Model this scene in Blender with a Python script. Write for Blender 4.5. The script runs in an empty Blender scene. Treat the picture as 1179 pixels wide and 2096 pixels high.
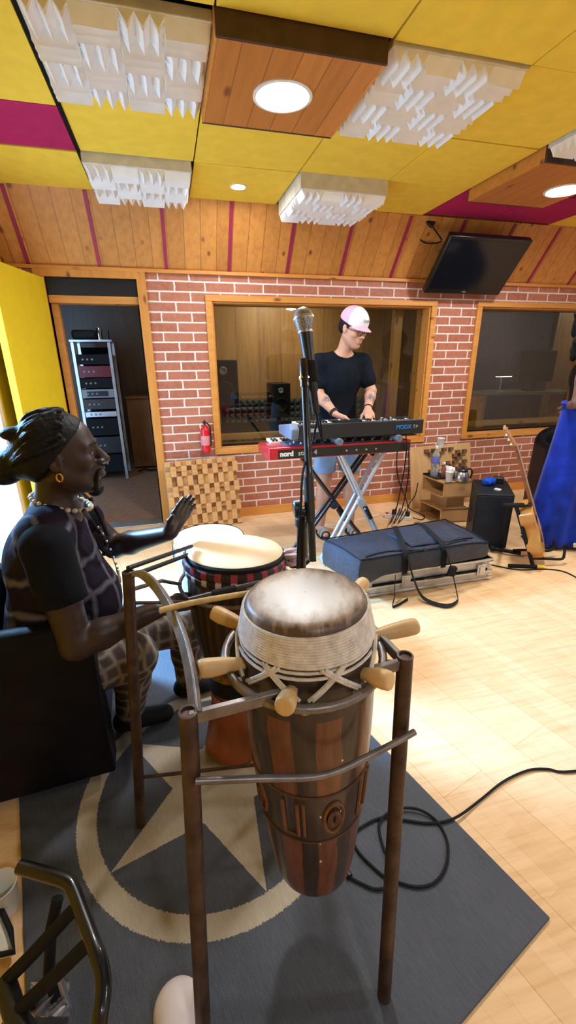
import bpy, bmesh, math, random
import numpy as np
from mathutils import Vector, Matrix
random.seed(7)
SC = bpy.context.scene
COL = SC.collection
PI = math.pi
R = math.radians
# ------------------------------------------------------------------ camera calibration (1179 x 2096 frame)
FPX = 883.0; PITCH = R(19.73); ROLL = R(-.5); AZ = R(14.7); CH = 1.42
def ray(px, py):
    x = (px-589.5)/FPX; y = (py-1048)/FPX
    c, s = math.cos(ROLL), math.sin(ROLL)
    x, y = c*x+s*y, -s*x+c*y
    f = math.cos(PITCH)-y*math.sin(PITCH); u = -math.sin(PITCH)-y*math.cos(PITCH)
    return Vector((x*math.cos(AZ)+f*math.sin(AZ), -x*math.sin(AZ)+f*math.cos(AZ), u))
def HH(px, py, h=0.0):
    d = ray(px, py); return Vector((0, 0, CH))+d*((h-CH)/d.z)
def YY(px, py, y):
    d = ray(px, py); return Vector((0, 0, CH))+d*(y/d.y)
V = Vector
# ------------------------------------------------------------------ materials
def _new(name):
    m = bpy.data.materials.new(name); m.use_nodes = True
    return m, m.node_tree.nodes, m.node_tree.links, m.node_tree.nodes['Principled BSDF']
def nd(m, t, **kw):
    n = m.node_tree.nodes.new(t)
    for k, v in kw.items():
        if k.startswith('i_'):
            n.inputs[k[2:].replace('_', ' ')].default_value = v
        else: setattr(n, k, v)
    return n
def lk(m, a, b): m.node_tree.links.new(a, b)
def rgba(c): return (c[0], c[1], c[2], 1)
def ramp(m, src, stops, interp='LINEAR'):
    r = nd(m, 'ShaderNodeValToRGB'); r.color_ramp.interpolation = interp
    e = r.color_ramp.elements
    while len(e) < len(stops): e.new(.5)
    for el, (p, c) in zip(e, stops): el.position = p; el.color = rgba(c)
    lk(m, src, r.inputs[0]); return r.outputs[0]
def mth(m, op, a, b=None, c=None):
    n = nd(m, 'ShaderNodeMath', operation=op)
    for i, v in enumerate((a, b, c)):
        if v is None: continue
        if isinstance(v, (int, float)): n.inputs[i].default_value = v
        else: lk(m, v, n.inputs[i])
    return n.outputs[0]
def mixc(m, f, a, b, bt='MIX'):
    n = nd(m, 'ShaderNodeMix', data_type='RGBA', blend_type=bt)
    for i, v in ((0, f), (6, a), (7, b)):
        if isinstance(v, (int, float)): n.inputs[i].default_value = v
        elif isinstance(v, tuple): n.inputs[i].default_value = rgba(v)
        else: lk(m, v, n.inputs[i])
    return n.outputs[2]
def coords(m, scale=(1, 1, 1), rot=(0, 0, 0), loc=(0, 0, 0)):
    t = nd(m, 'ShaderNodeTexCoord'); mp = nd(m, 'ShaderNodeMapping')
    mp.inputs['Scale'].default_value = scale; mp.inputs['Rotation'].default_value = rot; mp.inputs['Location'].default_value = loc
    lk(m, t.outputs['Object'], mp.inputs[0]); return mp.outputs[0]
def noise(m, vec, scale, detail=3, rough=.5):
    n = nd(m, 'ShaderNodeTexNoise'); n.inputs['Scale'].default_value = scale
    n.inputs['Detail'].default_value = detail; n.inputs['Roughness'].default_value = rough
    lk(m, vec, n.inputs['Vector']); return n.outputs[0]
def bump(m, b, h, strength=.3, dist=.01):
    n = nd(m, 'ShaderNodeBump'); n.inputs['Strength'].default_value = strength; n.inputs['Distance'].default_value = dist
    lk(m, h, n.inputs['Height']); lk(m, n.outputs[0], b.inputs['Normal'])
def mat(name, c, rough=.5, metal=0., var=.12, vs=14., bmp=.0, bs=60., coat=0., spec=None, sheen=0.):
    m, N, L, b = _new(name)
    co = coords(m); n = noise(m, co, vs)
    lo = tuple(x*(1-var) for x in c); hi = tuple(min(1, x*(1+var)) for x in c)
    lk(m, ramp(m, n, [(.3, lo), (.7, hi)]), b.inputs['Base Color'])
    b.inputs['Roughness'].default_value = rough; b.inputs['Metallic'].default_value = metal
    b.inputs['Coat Weight'].default_value = coat
    if sheen: b.inputs['Sheen Weight'].default_value = sheen
    if spec is None and rough >= .75: spec = .12
    if spec is not None: b.inputs['Specular IOR Level'].default_value = spec
    if bmp: bump(m, b, noise(m, co, bs, 4), bmp, .004)
    return m
def emis(name, c, s):
    m, N, L, b = _new(name)
    b.inputs['Base Color'].default_value = rgba(c); b.inputs['Emission Color'].default_value = rgba(c); b.inputs['Emission Strength'].default_value = s
    return m
def pine(name, axis='Z', board=.1, base=(.62, .27, .06), dark=(.42, .155, .03), off=0., across='X', knots=True, rough=.45):
    """varnished pine: boards across one axis, grain along the other, knots"""
    m, N, L, b = _new(name)
    sc = {'X': (1.2, 14, 14), 'Y': (14, 1.2, 14), 'Z': (14, 14, 1.2)}[axis]
    co = coords(m, sc); n = noise(m, co, 2.2, 5, .6)
    t = nd(m, 'ShaderNodeTexCoord'); sp = nd(m, 'ShaderNodeSeparateXYZ'); lk(m, t.outputs['Object'], sp.inputs[0])
    u = mth(m, 'DIVIDE', mth(m, 'ADD', sp.outputs[across], off), board)
    idx = mth(m, 'FLOOR', u); fr = mth(m, 'FRACT', u)
    wn = nd(m, 'ShaderNodeTexWhiteNoise', noise_dimensions='1D'); lk(m, idx, wn.inputs['W'])
    col = ramp(m, n, [(.25, dark), (.55, base), (.8, tuple(min(1, x*1.15) for x in base))])
    col = mixc(m, .35, col, ramp(m, wn.outputs[0], [(0, dark), (1, tuple(min(1, x*1.25) for x in base))]))
    if knots:
        vo = nd(m, 'ShaderNodeTexVoronoi'); vo.inputs['Scale'].default_value = 1.
        ks = {'X': (3.2, 8, 8), 'Y': (8, 3.2, 8), 'Z': (8, 8, 3.2)}[axis]
        lk(m, coords(m, ks), vo.inputs['Vector'])
        kf = ramp(m, vo.outputs['Distance'], [(.06, (1, 1, 1)), (.15, (0, 0, 0))])
        col = mixc(m, kf, col, (.2, .06, .015))
    groove = mth(m, 'LESS_THAN', mth(m, 'ABSOLUTE', mth(m, 'SUBTRACT', fr, .5)), .475)
    if board < 5: col = mixc(m, mth(m, 'MULTIPLY', mth(m, 'SUBTRACT', 1., groove), .55), col, (.16, .055, .012))
    lk(m, col, b.inputs['Base Color']); b.inputs['Roughness'].default_value = rough
    if board < 5: bump(m, b, groove, .35, .004)
    return m
# ------------------------------------------------------------------ mesh builder
WM = {}
def wmat(o):
    return WM.get(o.name, Matrix.Identity(4)) if o else Matrix.Identity(4)
def frame(d, up=V((0, 0, 1))):
    d = V(d).normalized()
    if abs(d.dot(up)) > .98: up = V((1, 0, 0))
    x = up.cross(d).normalized(); y = d.cross(x)
    return x, y, d
class MB:
    def __init__(s): s.v = []; s.f = []; s.m = []
    def add(s, vs, fs, mi=0):
        o = len(s.v); s.v += [V(v) for v in vs]; s.f += [tuple(i+o for i in f) for f in fs]; s.m += [mi]*len(fs); return s
    def box(s, x0, x1, y0, y1, z0, z1, mi=0, M=None):
        vs = [V((x, y, z)) for z in (z0, z1) for y in (y0, y1) for x in (x0, x1)]
        if M: vs = [M @ v for v in vs]
        return s.add(vs, [(0, 2, 3, 1), (4, 5, 7, 6), (0, 1, 5, 4), (2, 6, 7, 3), (0, 4, 6, 2), (1, 3, 7, 5)], mi)
    def obox(s, c, size, M=None, mi=0):
        h = [x/2 for x in size]; T = Matrix.Translation(V(c)) @ (M.to_4x4() if M else Matrix.Identity(4))
        return s.box(-h[0], h[0], -h[1], h[1], -h[2], h[2], mi, T)
    def hexa(s, b, t, mi=0):
        """b, t: four bottom and four top corners, same order (counter-clockwise from above)"""
        return s.add(list(b)+list(t), [(3, 2, 1, 0), (4, 5, 6, 7), (0, 1, 5, 4), (1, 2, 6, 5), (2, 3, 7, 6), (3, 0, 4, 7)], mi)
    def tube(s, pts, r, seg=10, closed=False, mi=0, flat=1., up=None):
        pts = [V(p) for p in pts]; n = len(pts)
        rs = r if isinstance(r, (list, tuple)) else [r]*n
        ts = []
        for i in range(n):
            a = pts[(i-1) % n] if (closed or i > 0) else pts[i]; b = pts[(i+1) % n] if (closed or i < n-1) else pts[i]
            ts.append((b-a).normalized())
        x, y, _ = frame(ts[0], up or V((0, 0, 1)))
        vs = []
        for i in range(n):
            t = ts[i]
            x = (x-t*x.dot(t)).normalized(); y = t.cross(x)
            for k in range(seg):
                a = 2*PI*k/seg; vs.append(pts[i]+x*(math.cos(a)*rs[i])+y*(math.sin(a)*rs[i]*flat))
        fs = []
        for i in range(n if closed else n-1):
            j = (i+1) % n
            for k in range(seg):
                l = (k+1) % seg; fs.append((i*seg+k, i*seg+l, j*seg+l, j*seg+k))
        if not closed:
            fs.append(tuple(reversed(range(seg)))); fs.append(tuple((n-1)*seg+k for k in range(seg)))
        return s.add(vs, fs, mi)
    def lathe(s, prof, c=(0, 0, 0), axis=(0, 0, 1), seg=32, mi=0, mis=None, cap=True):
        x, y, d = frame(axis); c = V(c); vs = []; n = len(prof)
        for (r, z) in prof:
            for k in range(seg):
                a = 2*PI*k/seg; vs.append(c+d*z+x*(r*math.cos(a))+y*(r*math.sin(a)))
        o = len(s.v); s.v += vs
        for i in range(n-1):
            for k in range(seg):
                l = (k+1) % seg; s.f.append((o+i*seg+k, o+i*seg+l, o+(i+1)*seg+l, o+(i+1)*seg+k)); s.m.append(mis[i] if mis else mi)
        if cap:
            s.f.append(tuple(o+k for k in reversed(range(seg)))); s.m.append(mis[0] if mis else mi)
            s.f.append(tuple(o+(n-1)*seg+k for k in range(seg))); s.m.append(mis[-1] if mis else mi)
        return s
    def ball(s, c, r, seg=16, rings=10, M=None, mi=0):
        if isinstance(r, (int, float)): r = (r, r, r)
        c = V(c); vs = []
        for i in range(1, rings):
            p = PI*i/rings
            for k in range(seg):
                a = 2*PI*k/seg; q = V((r[0]*math.sin(p)*math.cos(a), r[1]*math.sin(p)*math.sin(a), r[2]*math.cos(p)))
                vs.append(c+(M @ q if M else q))
        q = V((0, 0, r[2])); top = c+(M @ q if M else q); bot = c-(M @ q if M else q)
        n = len(vs); vs += [top, bot]; fs = []
        for i in range(rings-2):
            for k in range(seg):
                l = (k+1) % seg; fs.append((i*seg+k, (i+1)*seg+k, (i+1)*seg+l, i*seg+l))
        for k in range(seg):
            l = (k+1) % seg; fs.append((n, k, l)); fs.append((n+1, (rings-2)*seg+l, (rings-2)*seg+k))
        return s.add(vs, fs, mi)
    def prism(s, poly, depth, M, mi=0):
        """2-D polygon (x, y) extruded 0..depth along local z, placed by 4x4 matrix M"""
        n = len(poly); vs = [M @ V((p[0], p[1], 0)) for p in poly]+[M @ V((p[0], p[1], depth)) for p in poly]
        fs = [tuple(reversed(range(n))), tuple(range(n, 2*n))]+[(i, (i+1) % n, n+(i+1) % n, n+i) for i in range(n)]
        return s.add(vs, fs, mi)
    def grid(s, fn, nu, nv, mi=0, wrap=False):
        vs = [fn(i/nu, j/nv) for j in range(nv+1) for i in range(nu+1)]
        return s.add(vs, [(j*(nu+1)+i, j*(nu+1)+i+1, (j+1)*(nu+1)+i+1, (j+1)*(nu+1)+i) for j in range(nv) for i in range(nu)], mi)
    def ribbon(s, pts, w, wd, th=.003, mi=0):
        """flat strap: width w along the vectors wd (one or per point)"""
        pts = [V(p) for p in pts]; n = len(pts); vs = []
        for i, p in enumerate(pts):
            t = (pts[min(i+1, n-1)]-pts[max(i-1, 0)]).normalized(); d = V(wd[i] if isinstance(wd, list) else wd).normalized()
            nn = t.cross(d).normalized()*th/2; q = d*w/2
            vs += [p-q-nn, p+q-nn, p+q+nn, p-q+nn]
        fs = [(3, 2, 1, 0), tuple(4*(n-1)+k for k in range(4))]
        for i in range(n-1):
            for k in range(4):
                l = (k+1) % 4; fs.append((4*i+k, 4*i+l, 4*i+4+l, 4*i+4+k))
        return s.add(vs, fs, mi)
    def build(s, name, mats, parent=None, smooth=True, bevel=0., sub=0, solid=0., ang=.7, seg=2):
        me = bpy.data.meshes.new(name); W = wmat(parent).inverted()
        me.from_pydata([tuple(W @ v) for v in s.v], [], s.f)
        return finish(me, name, mats, parent, s.m, smooth, bevel, sub, solid, ang, seg)
def finish(me, name, mats, parent, mi=None, smooth=True, bevel=0., sub=0, solid=0., ang=.7, seg=2):
    if not isinstance(mats, (list, tuple)): mats = [mats]
    for m in mats: me.materials.append(m)
    if mi is not None and any(mi): me.polygons.foreach_set('material_index', mi)
    bm = bmesh.new(); bm.from_mesh(me); bmesh.ops.recalc_face_normals(bm, faces=bm.faces); bm.to_mesh(me); bm.free()
    if smooth:
        me.polygons.foreach_set('use_smooth', [True]*len(me.polygons)); me.set_sharp_from_angle(angle=ang)
    me.update()
    o = bpy.data.objects.new(name, me); COL.objects.link(o)
    if parent: o.parent = parent; WM[o.name] = wmat(parent)
    if bevel:
        b = o.modifiers.new('bevel', 'BEVEL'); b.width = bevel; b.segments = seg; b.limit_method = 'ANGLE'; b.angle_limit = R(40)
    if sub:
        b = o.modifiers.new('subdivision', 'SUBSURF'); b.levels = sub; b.render_levels = sub
    if solid:
        b = o.modifiers.new('thickness', 'SOLIDIFY'); b.thickness = solid; b.offset = -1
    return o
def tag(o, label, cat, group=None):
    o['label'] = label; o['category'] = cat
    if group: o['group'] = group
    return o
def thing(name, label, cat, loc=(0, 0, 0), rz=0., group=None):
    o = bpy.data.objects.new(name, None); COL.objects.link(o); o.location = loc; o.rotation_euler = (0, 0, rz)
    o.empty_display_size = .05
    WM[o.name] = Matrix.Translation(V(loc)) @ Matrix.Rotation(rz, 4, 'Z')
    return tag(o, label, cat, group)
def struct(o): o['kind'] = 'structure'; return o
def copy_tree(o, loc, rz=None, label=None):
    c = o.copy(); COL.objects.link(c); c.location = loc
    if rz is not None: c.rotation_euler = (0, 0, rz)
    if label: c['label'] = label
    def rec(a, b):
        for ch in list(a.children):
            d = ch.copy(); COL.objects.link(d); d.parent = b; rec(ch, d)
    rec(o, c); return c
def text_mesh(body, size, depth, M, name, m, parent, shear=0., bold=0.):
    cu = bpy.data.curves.new(name, 'FONT'); cu.body = body; cu.size = size; cu.extrude = depth; cu.offset = bold; cu.shear = shear
    to = bpy.data.objects.new(name+'_curve', cu); COL.objects.link(to)
    dg = bpy.context.evaluated_depsgraph_get(); me = bpy.data.meshes.new_from_object(to.evaluated_get(dg))
    bpy.data.objects.remove(to); bpy.data.curves.remove(cu)
    me.name = name; me.transform(wmat(parent).inverted() @ M); me.materials.clear()
    return finish(me, name, m, parent, smooth=False)
def bez(pts, n=8):
    """Catmull-Rom through points"""
    P = [V(p) for p in pts]; out = []
    for i in range(len(P)-1):
        a, b, c, d = P[max(i-1, 0)], P[i], P[i+1], P[min(i+2, len(P)-1)]
        for k in range(n):
            t = k/n
            out.append(.5*((2*b)+(c-a)*t+(2*a-5*b+4*c-d)*t*t+(3*b-a-3*c+d)*t*t*t))
    return out+[P[-1]]
# ------------------------------------------------------------------ implicit bodies (smooth unions, surface nets)
class Sdf:
    def __init__(s, lo, hi, h):
        s.lo = np.array(lo, float); s.h = h
        s.n = np.ceil((np.array(hi)-s.lo)/h).astype(int)+1
        s.d = np.full(tuple(s.n), 9., np.float32)
    def _sub(s, lo, hi, pad):
        a = np.clip(np.floor((np.array(lo)-pad-s.lo)/s.h).astype(int), 0, s.n); b = np.clip(np.ceil((np.array(hi)+pad-s.lo)/s.h).astype(int)+1, 0, s.n)
        if np.any(b-a < 1): return None, None
        sl = tuple(slice(i, j) for i, j in zip(a, b))
        g = [(np.arange(i, j)*s.h+l).astype(np.float32) for i, j, l in zip(a, b, s.lo)]
        return sl, np.meshgrid(*g, indexing='ij', sparse=True)
    def _put(s, sl, q, k, op):
        D = s.d[sl]
        if op == 'u':
            if k > 0: hh = np.maximum(k-np.abs(D-q), 0)/k; s.d[sl] = np.minimum(D, q)-hh*hh*k*.25
            else: s.d[sl] = np.minimum(D, q)
        else:
            q = -q; hh = np.maximum(k-np.abs(D-q), 0)/max(k, 1e-6); s.d[sl] = np.maximum(D, q)+hh*hh*k*.25
    def cap(s, p0, p1, r0, r1, k=.02, op='u'):
        p0 = np.array(p0, float); p1 = np.array(p1, float); r = max(r0, r1)
        sl, g = s._sub(np.minimum(p0, p1)-r, np.maximum(p0, p1)+r, k+2*s.h)
        if sl is None: return s
        ba = p1-p0; L = max(float(ba@ba), 1e-12)
        a = [g[i]-p0[i] for i in range(3)]
        t = np.clip((a[0]*ba[0]+a[1]*ba[1]+a[2]*ba[2])/L, 0, 1)
        q = np.sqrt(sum((a[i]-t*ba[i])**2 for i in range(3)))-(r0+(r1-r0)*t)
        s._put(sl, q.astype(np.float32), k, op); return s
    def chain(s, pts, rs, k=.02):
        for i in range(len(pts)-1): s.cap(pts[i], pts[i+1], rs[i], rs[i+1], k)
        return s
    def ell(s, c, r, M=None, k=.02, op='u'):
        c = np.array(c, float); r = np.array(r, float); rm = r.max()
        sl, g = s._sub(c-rm, c+rm, k+2*s.h)
        if sl is None: return s
        a = [g[i]-c[i] for i in range(3)]
        if M is not None:
            m = np.array(M)[:3, :3].T; a = [m[i, 0]*a[0]+m[i, 1]*a[1]+m[i, 2]*a[2] for i in range(3)]
        k0 = np.sqrt(sum((a[i]/r[i])**2 for i in range(3))); k1 = np.sqrt(sum((a[i]/r[i]**2)**2 for i in range(3)))
        q = k0*(k0-1)/np.maximum(k1, 1e-6)
        s._put(sl, q.astype(np.float32), k, op); return s
    def plane(s, p, n, k=.004):
        """keep the side n points away from"""
        p = np.array(p, float); n = np.array(n, float); n /= np.linalg.norm(n)
        sl, g = s._sub(s.lo, s.lo+s.n*s.h, 0)
        q = sum((g[i]-p[i])*n[i] for i in range(3)); s.d = np.maximum(s.d, q.astype(np.float32)); return s
    def mesh(s, name, parent=None):
        D = s.d; D[0] = 9; D[-1] = 9; D[:, 0] = 9; D[:, -1] = 9; D[:, :, 0] = 9; D[:, :, -1] = 9
        I = (D < 0); c = np.zeros(tuple(s.n-1), np.uint8)
        cs = [(i, j, k) for i in (0, 1) for j in (0, 1) for k in (0, 1)]
        nx, ny, nz = s.n-1
        for (i, j, k) in cs: c += I[i:i+nx, j:j+ny, k:k+nz]
        ii, jj, kk = np.nonzero((c > 0) & (c < 8)); idx = np.full(c.shape, -1, np.int32); idx[ii, jj, kk] = np.arange(len(ii))
        P = np.zeros((len(ii), 3)); w = np.zeros(len(ii))
        for a in cs:
            for ax in range(3):
                if a[ax]: continue
                b = list(a); b[ax] = 1
                da = D[ii+a[0], jj+a[1], kk+a[2]]; db = D[ii+b[0], jj+b[1], kk+b[2]]
                x = (da < 0) != (db < 0); t = np.where(x, da/np.where(x, da-db, 1), 0)
                q = np.tile(np.array(a, float), (len(ii), 1)); q[:, ax] += t; P[x] += q[x]; w += x
        P = (P/w[:, None]+np.stack([ii, jj, kk], 1))*s.h+s.lo
        F = []
        for ax in range(3):
            sl0 = [slice(None)]*3; sl1 = [slice(None)]*3; sl0[ax] = slice(0, -1); sl1[ax] = slice(1, None)
            e = I[tuple(sl0)] != I[tuple(sl1)]; q = np.stack(np.nonzero(e), 1)
            o1, o2 = [(1, 2), (2, 0), (0, 1)][ax]
            cells = []
            for d1, d2 in ((0, 0), (-1, 0), (-1, -1), (0, -1)):
                r_ = q.copy(); r_[:, o1] += d1; r_[:, o2] += d2; cells.append(idx[r_[:, 0], r_[:, 1], r_[:, 2]])
            f = np.stack(cells, 1); neg = I[q[:, 0], q[:, 1], q[:, 2]]; f[~neg] = f[~neg][:, ::-1]; F.append(f)
        F = np.concatenate(F)
        me = bpy.data.meshes.new(name); Wi = np.array(wmat(parent).inverted())
        P2 = P @ Wi[:3, :3].T+Wi[:3, 3]
        me.vertices.add(len(P2)); me.vertices.foreach_set('co', P2.astype(np.float32).ravel())
        me.loops.add(F.size); me.loops.foreach_set('vertex_index', F.astype(np.int32).ravel())
        me.polygons.add(len(F)); me.polygons.foreach_set('loop_start', np.arange(0, F.size, 4, dtype=np.int32)); me.polygons.foreach_set('loop_total', np.full(len(F), 4, np.int32))
        me.update(calc_edges=True); me.validate()
        return me
    def build(s, name, mats, parent=None):
        return finish(s.mesh(name, parent), name, mats, parent, ang=3.2)
def hand(S, w, d, n, t, s=1., curl=(.3, .35, .25), spread=0., kk=.008, curls=None, thumb=.7):
    """five-fingered hand: wrist w, finger direction d, palm side n, thumb side t"""
    w, d, n, t = V(w), V(d).normalized(), V(n), V(t)
    n = (n-d*n.dot(d)).normalized(); t = (t-d*t.dot(d)-n*t.dot(n)).normalized()
    for o, r in ((.026, .0125), (.008, .0135), (-.01, .0135), (-.026, .012)):
        S.cap(w+t*(o*.55*s), w+d*(.088*s)+t*(o*s), r*1.08*s, r*s*.95, .012)
    S.cap(w+d*.02*s+t*.02*s+n*.006*s, w+d*.05*s+t*.022*s+n*.008*s, .015*s, .014*s, .014)
    for q, (o, L, r) in enumerate(((.028, .074, .0088), (.0085, .083, .0092), (-.0105, .077, .0087), (-.028, .06, .0076))):
        p = w+d*((.09-(.004 if q in (0, 2) else .012 if q == 3 else 0))*s)+t*(o*s); dd = (d+t*(o*spread*10)).normalized(); a = 0
        cu = curls[q] if curls else curl
        for j, fr in enumerate((.46, .3, .24)):
            a += cu[j]
            e = dd*math.cos(a)+n*math.sin(a); p2 = p+e*(L*fr*s)
            S.cap(p, p2, (r-.0007*j)*s, (r-.0007*(j+1))*s, kk if j == 0 else .004); p = p2
    p = w+d*.028*s+t*.024*s+n*.006*s; e = (d*.75+t*thumb+n*.25).normalized()
    p2 = p+e*.042*s; S.cap(p, p2, .0135*s, .0108*s, .012)
    e2 = (d*.95+t*thumb*.35+n*.3).normalized(); S.cap(p2, p2+e2*.03*s, .0105*s, .0085*s, .005)
def head(S, c, M, s=1., nose=1., lip=1., jaw=1.):
    """head in its own frame: x forward, y to its left, z up"""
    c = V(c)
    def T(p): return c+M @ (V(p)*s)
    def sc(r): return tuple(x*s for x in r)
    S.ell(T((-.012, 0, .034)), sc((.1, .077, .086)), M, .02)
    S.ell(T((.032, 0, -.03)), sc((.06, .063, .088)), M, .035*s)
    for y in (-1, 1):
        S.cap(T((-.005, .05*y, -.05)), T((.07, .018*y, -.1)), .022*s*jaw, .017*s, .03*s)
        S.ell(T((.066, .044*y, -.018)), sc((.022, .02, .02)), M, .025*s)
        S.cap(T((.089, .012*y, .026)), T((.075, .05*y, .024)), .010*s, .009*s, .016*s)
    S.ell(T((.08, 0, -.1)), sc((.018, .02, .017)), M, .022*s)
    for y in (-1, 1):
        S.ell(T((.102, .032*y, .006)), sc((.017, .019, .0125)), M, .012*s, 's')
        S.ell(T((.077, .032*y, .005)), sc((.0145, .0145, .0135)), M, .002*s)
        S.cap(T((.0915, .02*y, .0125)), T((.085, .046*y, .011)), .0035*s, .003*s, .006*s)
    S.cap(T((.094, 0, .018)), T((.117, 0, -.024)), .0075*s, .0125*s*nose, .012*s)
    for y in (-1, 1): S.ell(T((.105, .0145*y*nose, -.028)), sc((.0125, .0095*nose, .0095)), M, .008*s)
    S.ell(T((.087, 0, -.055)), sc((.018, .03, .022)), M, .014*s)
    S.ell(T((.101, 0, -.0515)), sc((.011*lip, .023, .0072*lip)), M, .005*s)
    S.ell(T((.1, 0, -.067)), sc((.0115*lip, .02, .0085*lip)), M, .005*s)
    S.ell(T((.114, 0, -.0592)), sc((.012, .026, .0015)), M, .004*s, 's')
    for y in (-1, 1):
        Me = M @ Matrix.Rotation(-.25, 3, 'Y')
        S.ell(T((-.008, .078*y, -.006)), sc((.021, .008, .034)), Me, .006*s)
        S.ell(T((-.004, .087*y, -.002)), sc((.011, .007, .02)), Me, .006*s, 's')
        S.ell(T((.006, .082*y, -.008)), sc((.006, .005, .008)), Me, .004*s)
    return T
# ================================================================== materials of the room
D = 3.846; CEIL = 2.45; XL, XR, YB = -1.05, 5.0, -3.0
M = {}
def brick_mat():
    m, N, L, b = _new('brick_paper')
    t = nd(m, 'ShaderNodeTexCoord'); sp = nd(m, 'ShaderNodeSeparateXYZ'); lk(m, t.outputs['Object'], sp.inputs[0])
    cb = nd(m, 'ShaderNodeCombineXYZ')
    wob = noise(m, coords(m, (3, 3, 3)), 9., 2)
    lk(m, mth(m, 'ADD', sp.outputs['X'], mth(m, 'MULTIPLY', wob, .012)), cb.inputs[0]); lk(m, mth(m, 'ADD', sp.outputs['Z'], mth(m, 'MULTIPLY', wob, .004)), cb.inputs[1])
    br = nd(m, 'ShaderNodeTexBrick'); lk(m, cb.outputs[0], br.inputs['Vector'])
    br.inputs['Scale'].default_value = 1.; br.inputs['Brick Width'].default_value = .235; br.inputs['Row Height'].default_value = .0735
    br.inputs['Mortar Size'].default_value = .0062; br.inputs['Mortar Smooth'].default_value = .1
    br.inputs['Color1'].default_value = (.38, .115, .058, 1); br.inputs['Color2'].default_value = (.52, .185, .10, 1); br.inputs['Mortar'].default_value = (.78, .66, .6, 1)
    col = mixc(m, .35, br.outputs['Color'], ramp(m, noise(m, coords(m), 26, 4), [(.3, (.28, .08, .042)), (.7, (.56, .22, .13))]), 'MIX')
    col = mixc(m, br.outputs['Fac'], col, (.8, .68, .62))
    lk(m, col, b.inputs['Base Color']); b.inputs['Roughness'].default_value = .55
    bump(m, b, mth(m, 'SUBTRACT', 1., br.outputs['Fac']), .25, .004); return m
def floor_mat():
    m, N, L, b = _new('light_strip_parquet')
    co = coords(m, rot=(0, 0, R(-106.)))
    br = nd(m, 'ShaderNodeTexBrick', offset=.37, offset_frequency=2); lk(m, co, br.inputs['Vector'])
    br.inputs['Scale'].default_value = 1.; br.inputs['Brick Width'].default_value = .46; br.inputs['Row Height'].default_value = .066
    br.inputs['Mortar Size'].default_value = .0006; br.inputs['Mortar Smooth'].default_value = .3
    br.inputs['Color1'].default_value = (.72, .44, .2, 1); br.inputs['Color2'].default_value = (.88, .6, .33, 1); br.inputs['Mortar'].default_value = (.5, .27, .1, 1)
    wide = nd(m, 'ShaderNodeTexBrick', offset=.5); lk(m, co, wide.inputs['Vector'])
    wide.inputs['Scale'].default_value = 1.; wide.inputs['Brick Width'].default_value = 1.28; wide.inputs['Row Height'].default_value = .198; wide.inputs['Mortar Size'].default_value = .001
    wide.inputs['Color1'].default_value = (1, 1, 1, 1); wide.inputs['Color2'].default_value = (.95, .93, .9, 1); wide.inputs['Mortar'].default_value = (.75, .6, .45, 1)
    g = noise(m, coords(m, (1.2, 16, 1), rot=(0, 0, R(-106.))), 3., 5, .6)
    col = mixc(m, .6, br.outputs['Color'], ramp(m, g, [(.25, (.62, .36, .15)), (.5, (.84, .56, .3)), (.8, (.94, .68, .4))]))
    col = mixc(m, 1., col, wide.outputs['Color'], 'MULTIPLY')
    lk(m, col, b.inputs['Base Color']); b.inputs['Roughness'].default_value = .4; b.inputs['Specular IOR Level'].default_value = .35
    return m
M['brick'] = brick_mat(); M['floor'] = floor_mat()
M['pineZ'] = pine('pine_boards_upright', 'Z', .118, off=.03)
M['pineY'] = pine('pine_boards_ceiling', 'Y', .105, base=(.55, .215, .05), dark=(.4, .14, .028))
M['frame'] = pine('pine_frame', 'X', 50, base=(.66, .285, .055), dark=(.5, .19, .03))
M['frameZ'] = pine('pine_frame_upright', 'Z', 50, base=(.66, .285, .055), dark=(.5, .19, .03))
M['boxside'] = mat('dark_box_side', (.06, .027, .02), .5, var=.3)  # near and far sides of the light boxes, darker than the pine
M['yellow'] = mat('yellow_felt', (.86, .61, .075), .8, var=.05, bmp=.05, bs=400)
M['yellowdoor'] = mat('yellow_door_paint', (.82, .62, .018), .5, var=.03)
M['pink'] = mat('raspberry_felt', (.42, .022, .115), .8, var=.08)
M['pinktrim'] = mat('raspberry_paint', (.33, .014, .07), .5, var=.08)
M['foam'] = mat('white_foam', (.9, .9, .93), .9, var=.04)
M['foamback'] = mat('pale_frame', (.62, .58, .5), .8)
M['slab'] = mat('dark_ceiling_void', (.03, .027, .022), .9)
M['plaster'] = mat('plain_wall', (.62, .5, .4), .8)
M['dark'] = mat('black_felt', (.008, .008, .009), .9)
M['metal'] = mat('brushed_aluminium', (.62, .63, .65), .35, .9, var=.08)
M['chrome'] = mat('chrome', (.75, .76, .78), .12, 1., var=.02)
M['steel'] = mat('rusty_brown_steel', (.075, .046, .036), .48, .55, var=.45, vs=22, bmp=.25, bs=90)
M['steelgrey'] = mat('worn_grey_steel', (.24, .21, .195), .42, .65, var=.3, vs=26, bmp=.15, bs=90)
M['black'] = mat('black_plastic', (.012, .012, .013), .4)
M['blackmatt'] = mat('matt_black', (.007, .007, .009), .7, spec=.25)
M['blackmetal'] = mat('black_enamel_metal', (.008, .007, .009), .32, .1, coat=.3)
M['leather'] = mat('black_leather', (.006, .006, .009), .4, var=.3, bmp=.2, bs=220, spec=.12)
M['white'] = mat('white_plastic', (.8, .8, .78), .4)
M['grey'] = mat('grey_plastic', (.3, .31, .33), .5)
M['rubber'] = mat('black_rubber', (.009, .009, .010), .75, spec=.25)
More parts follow.
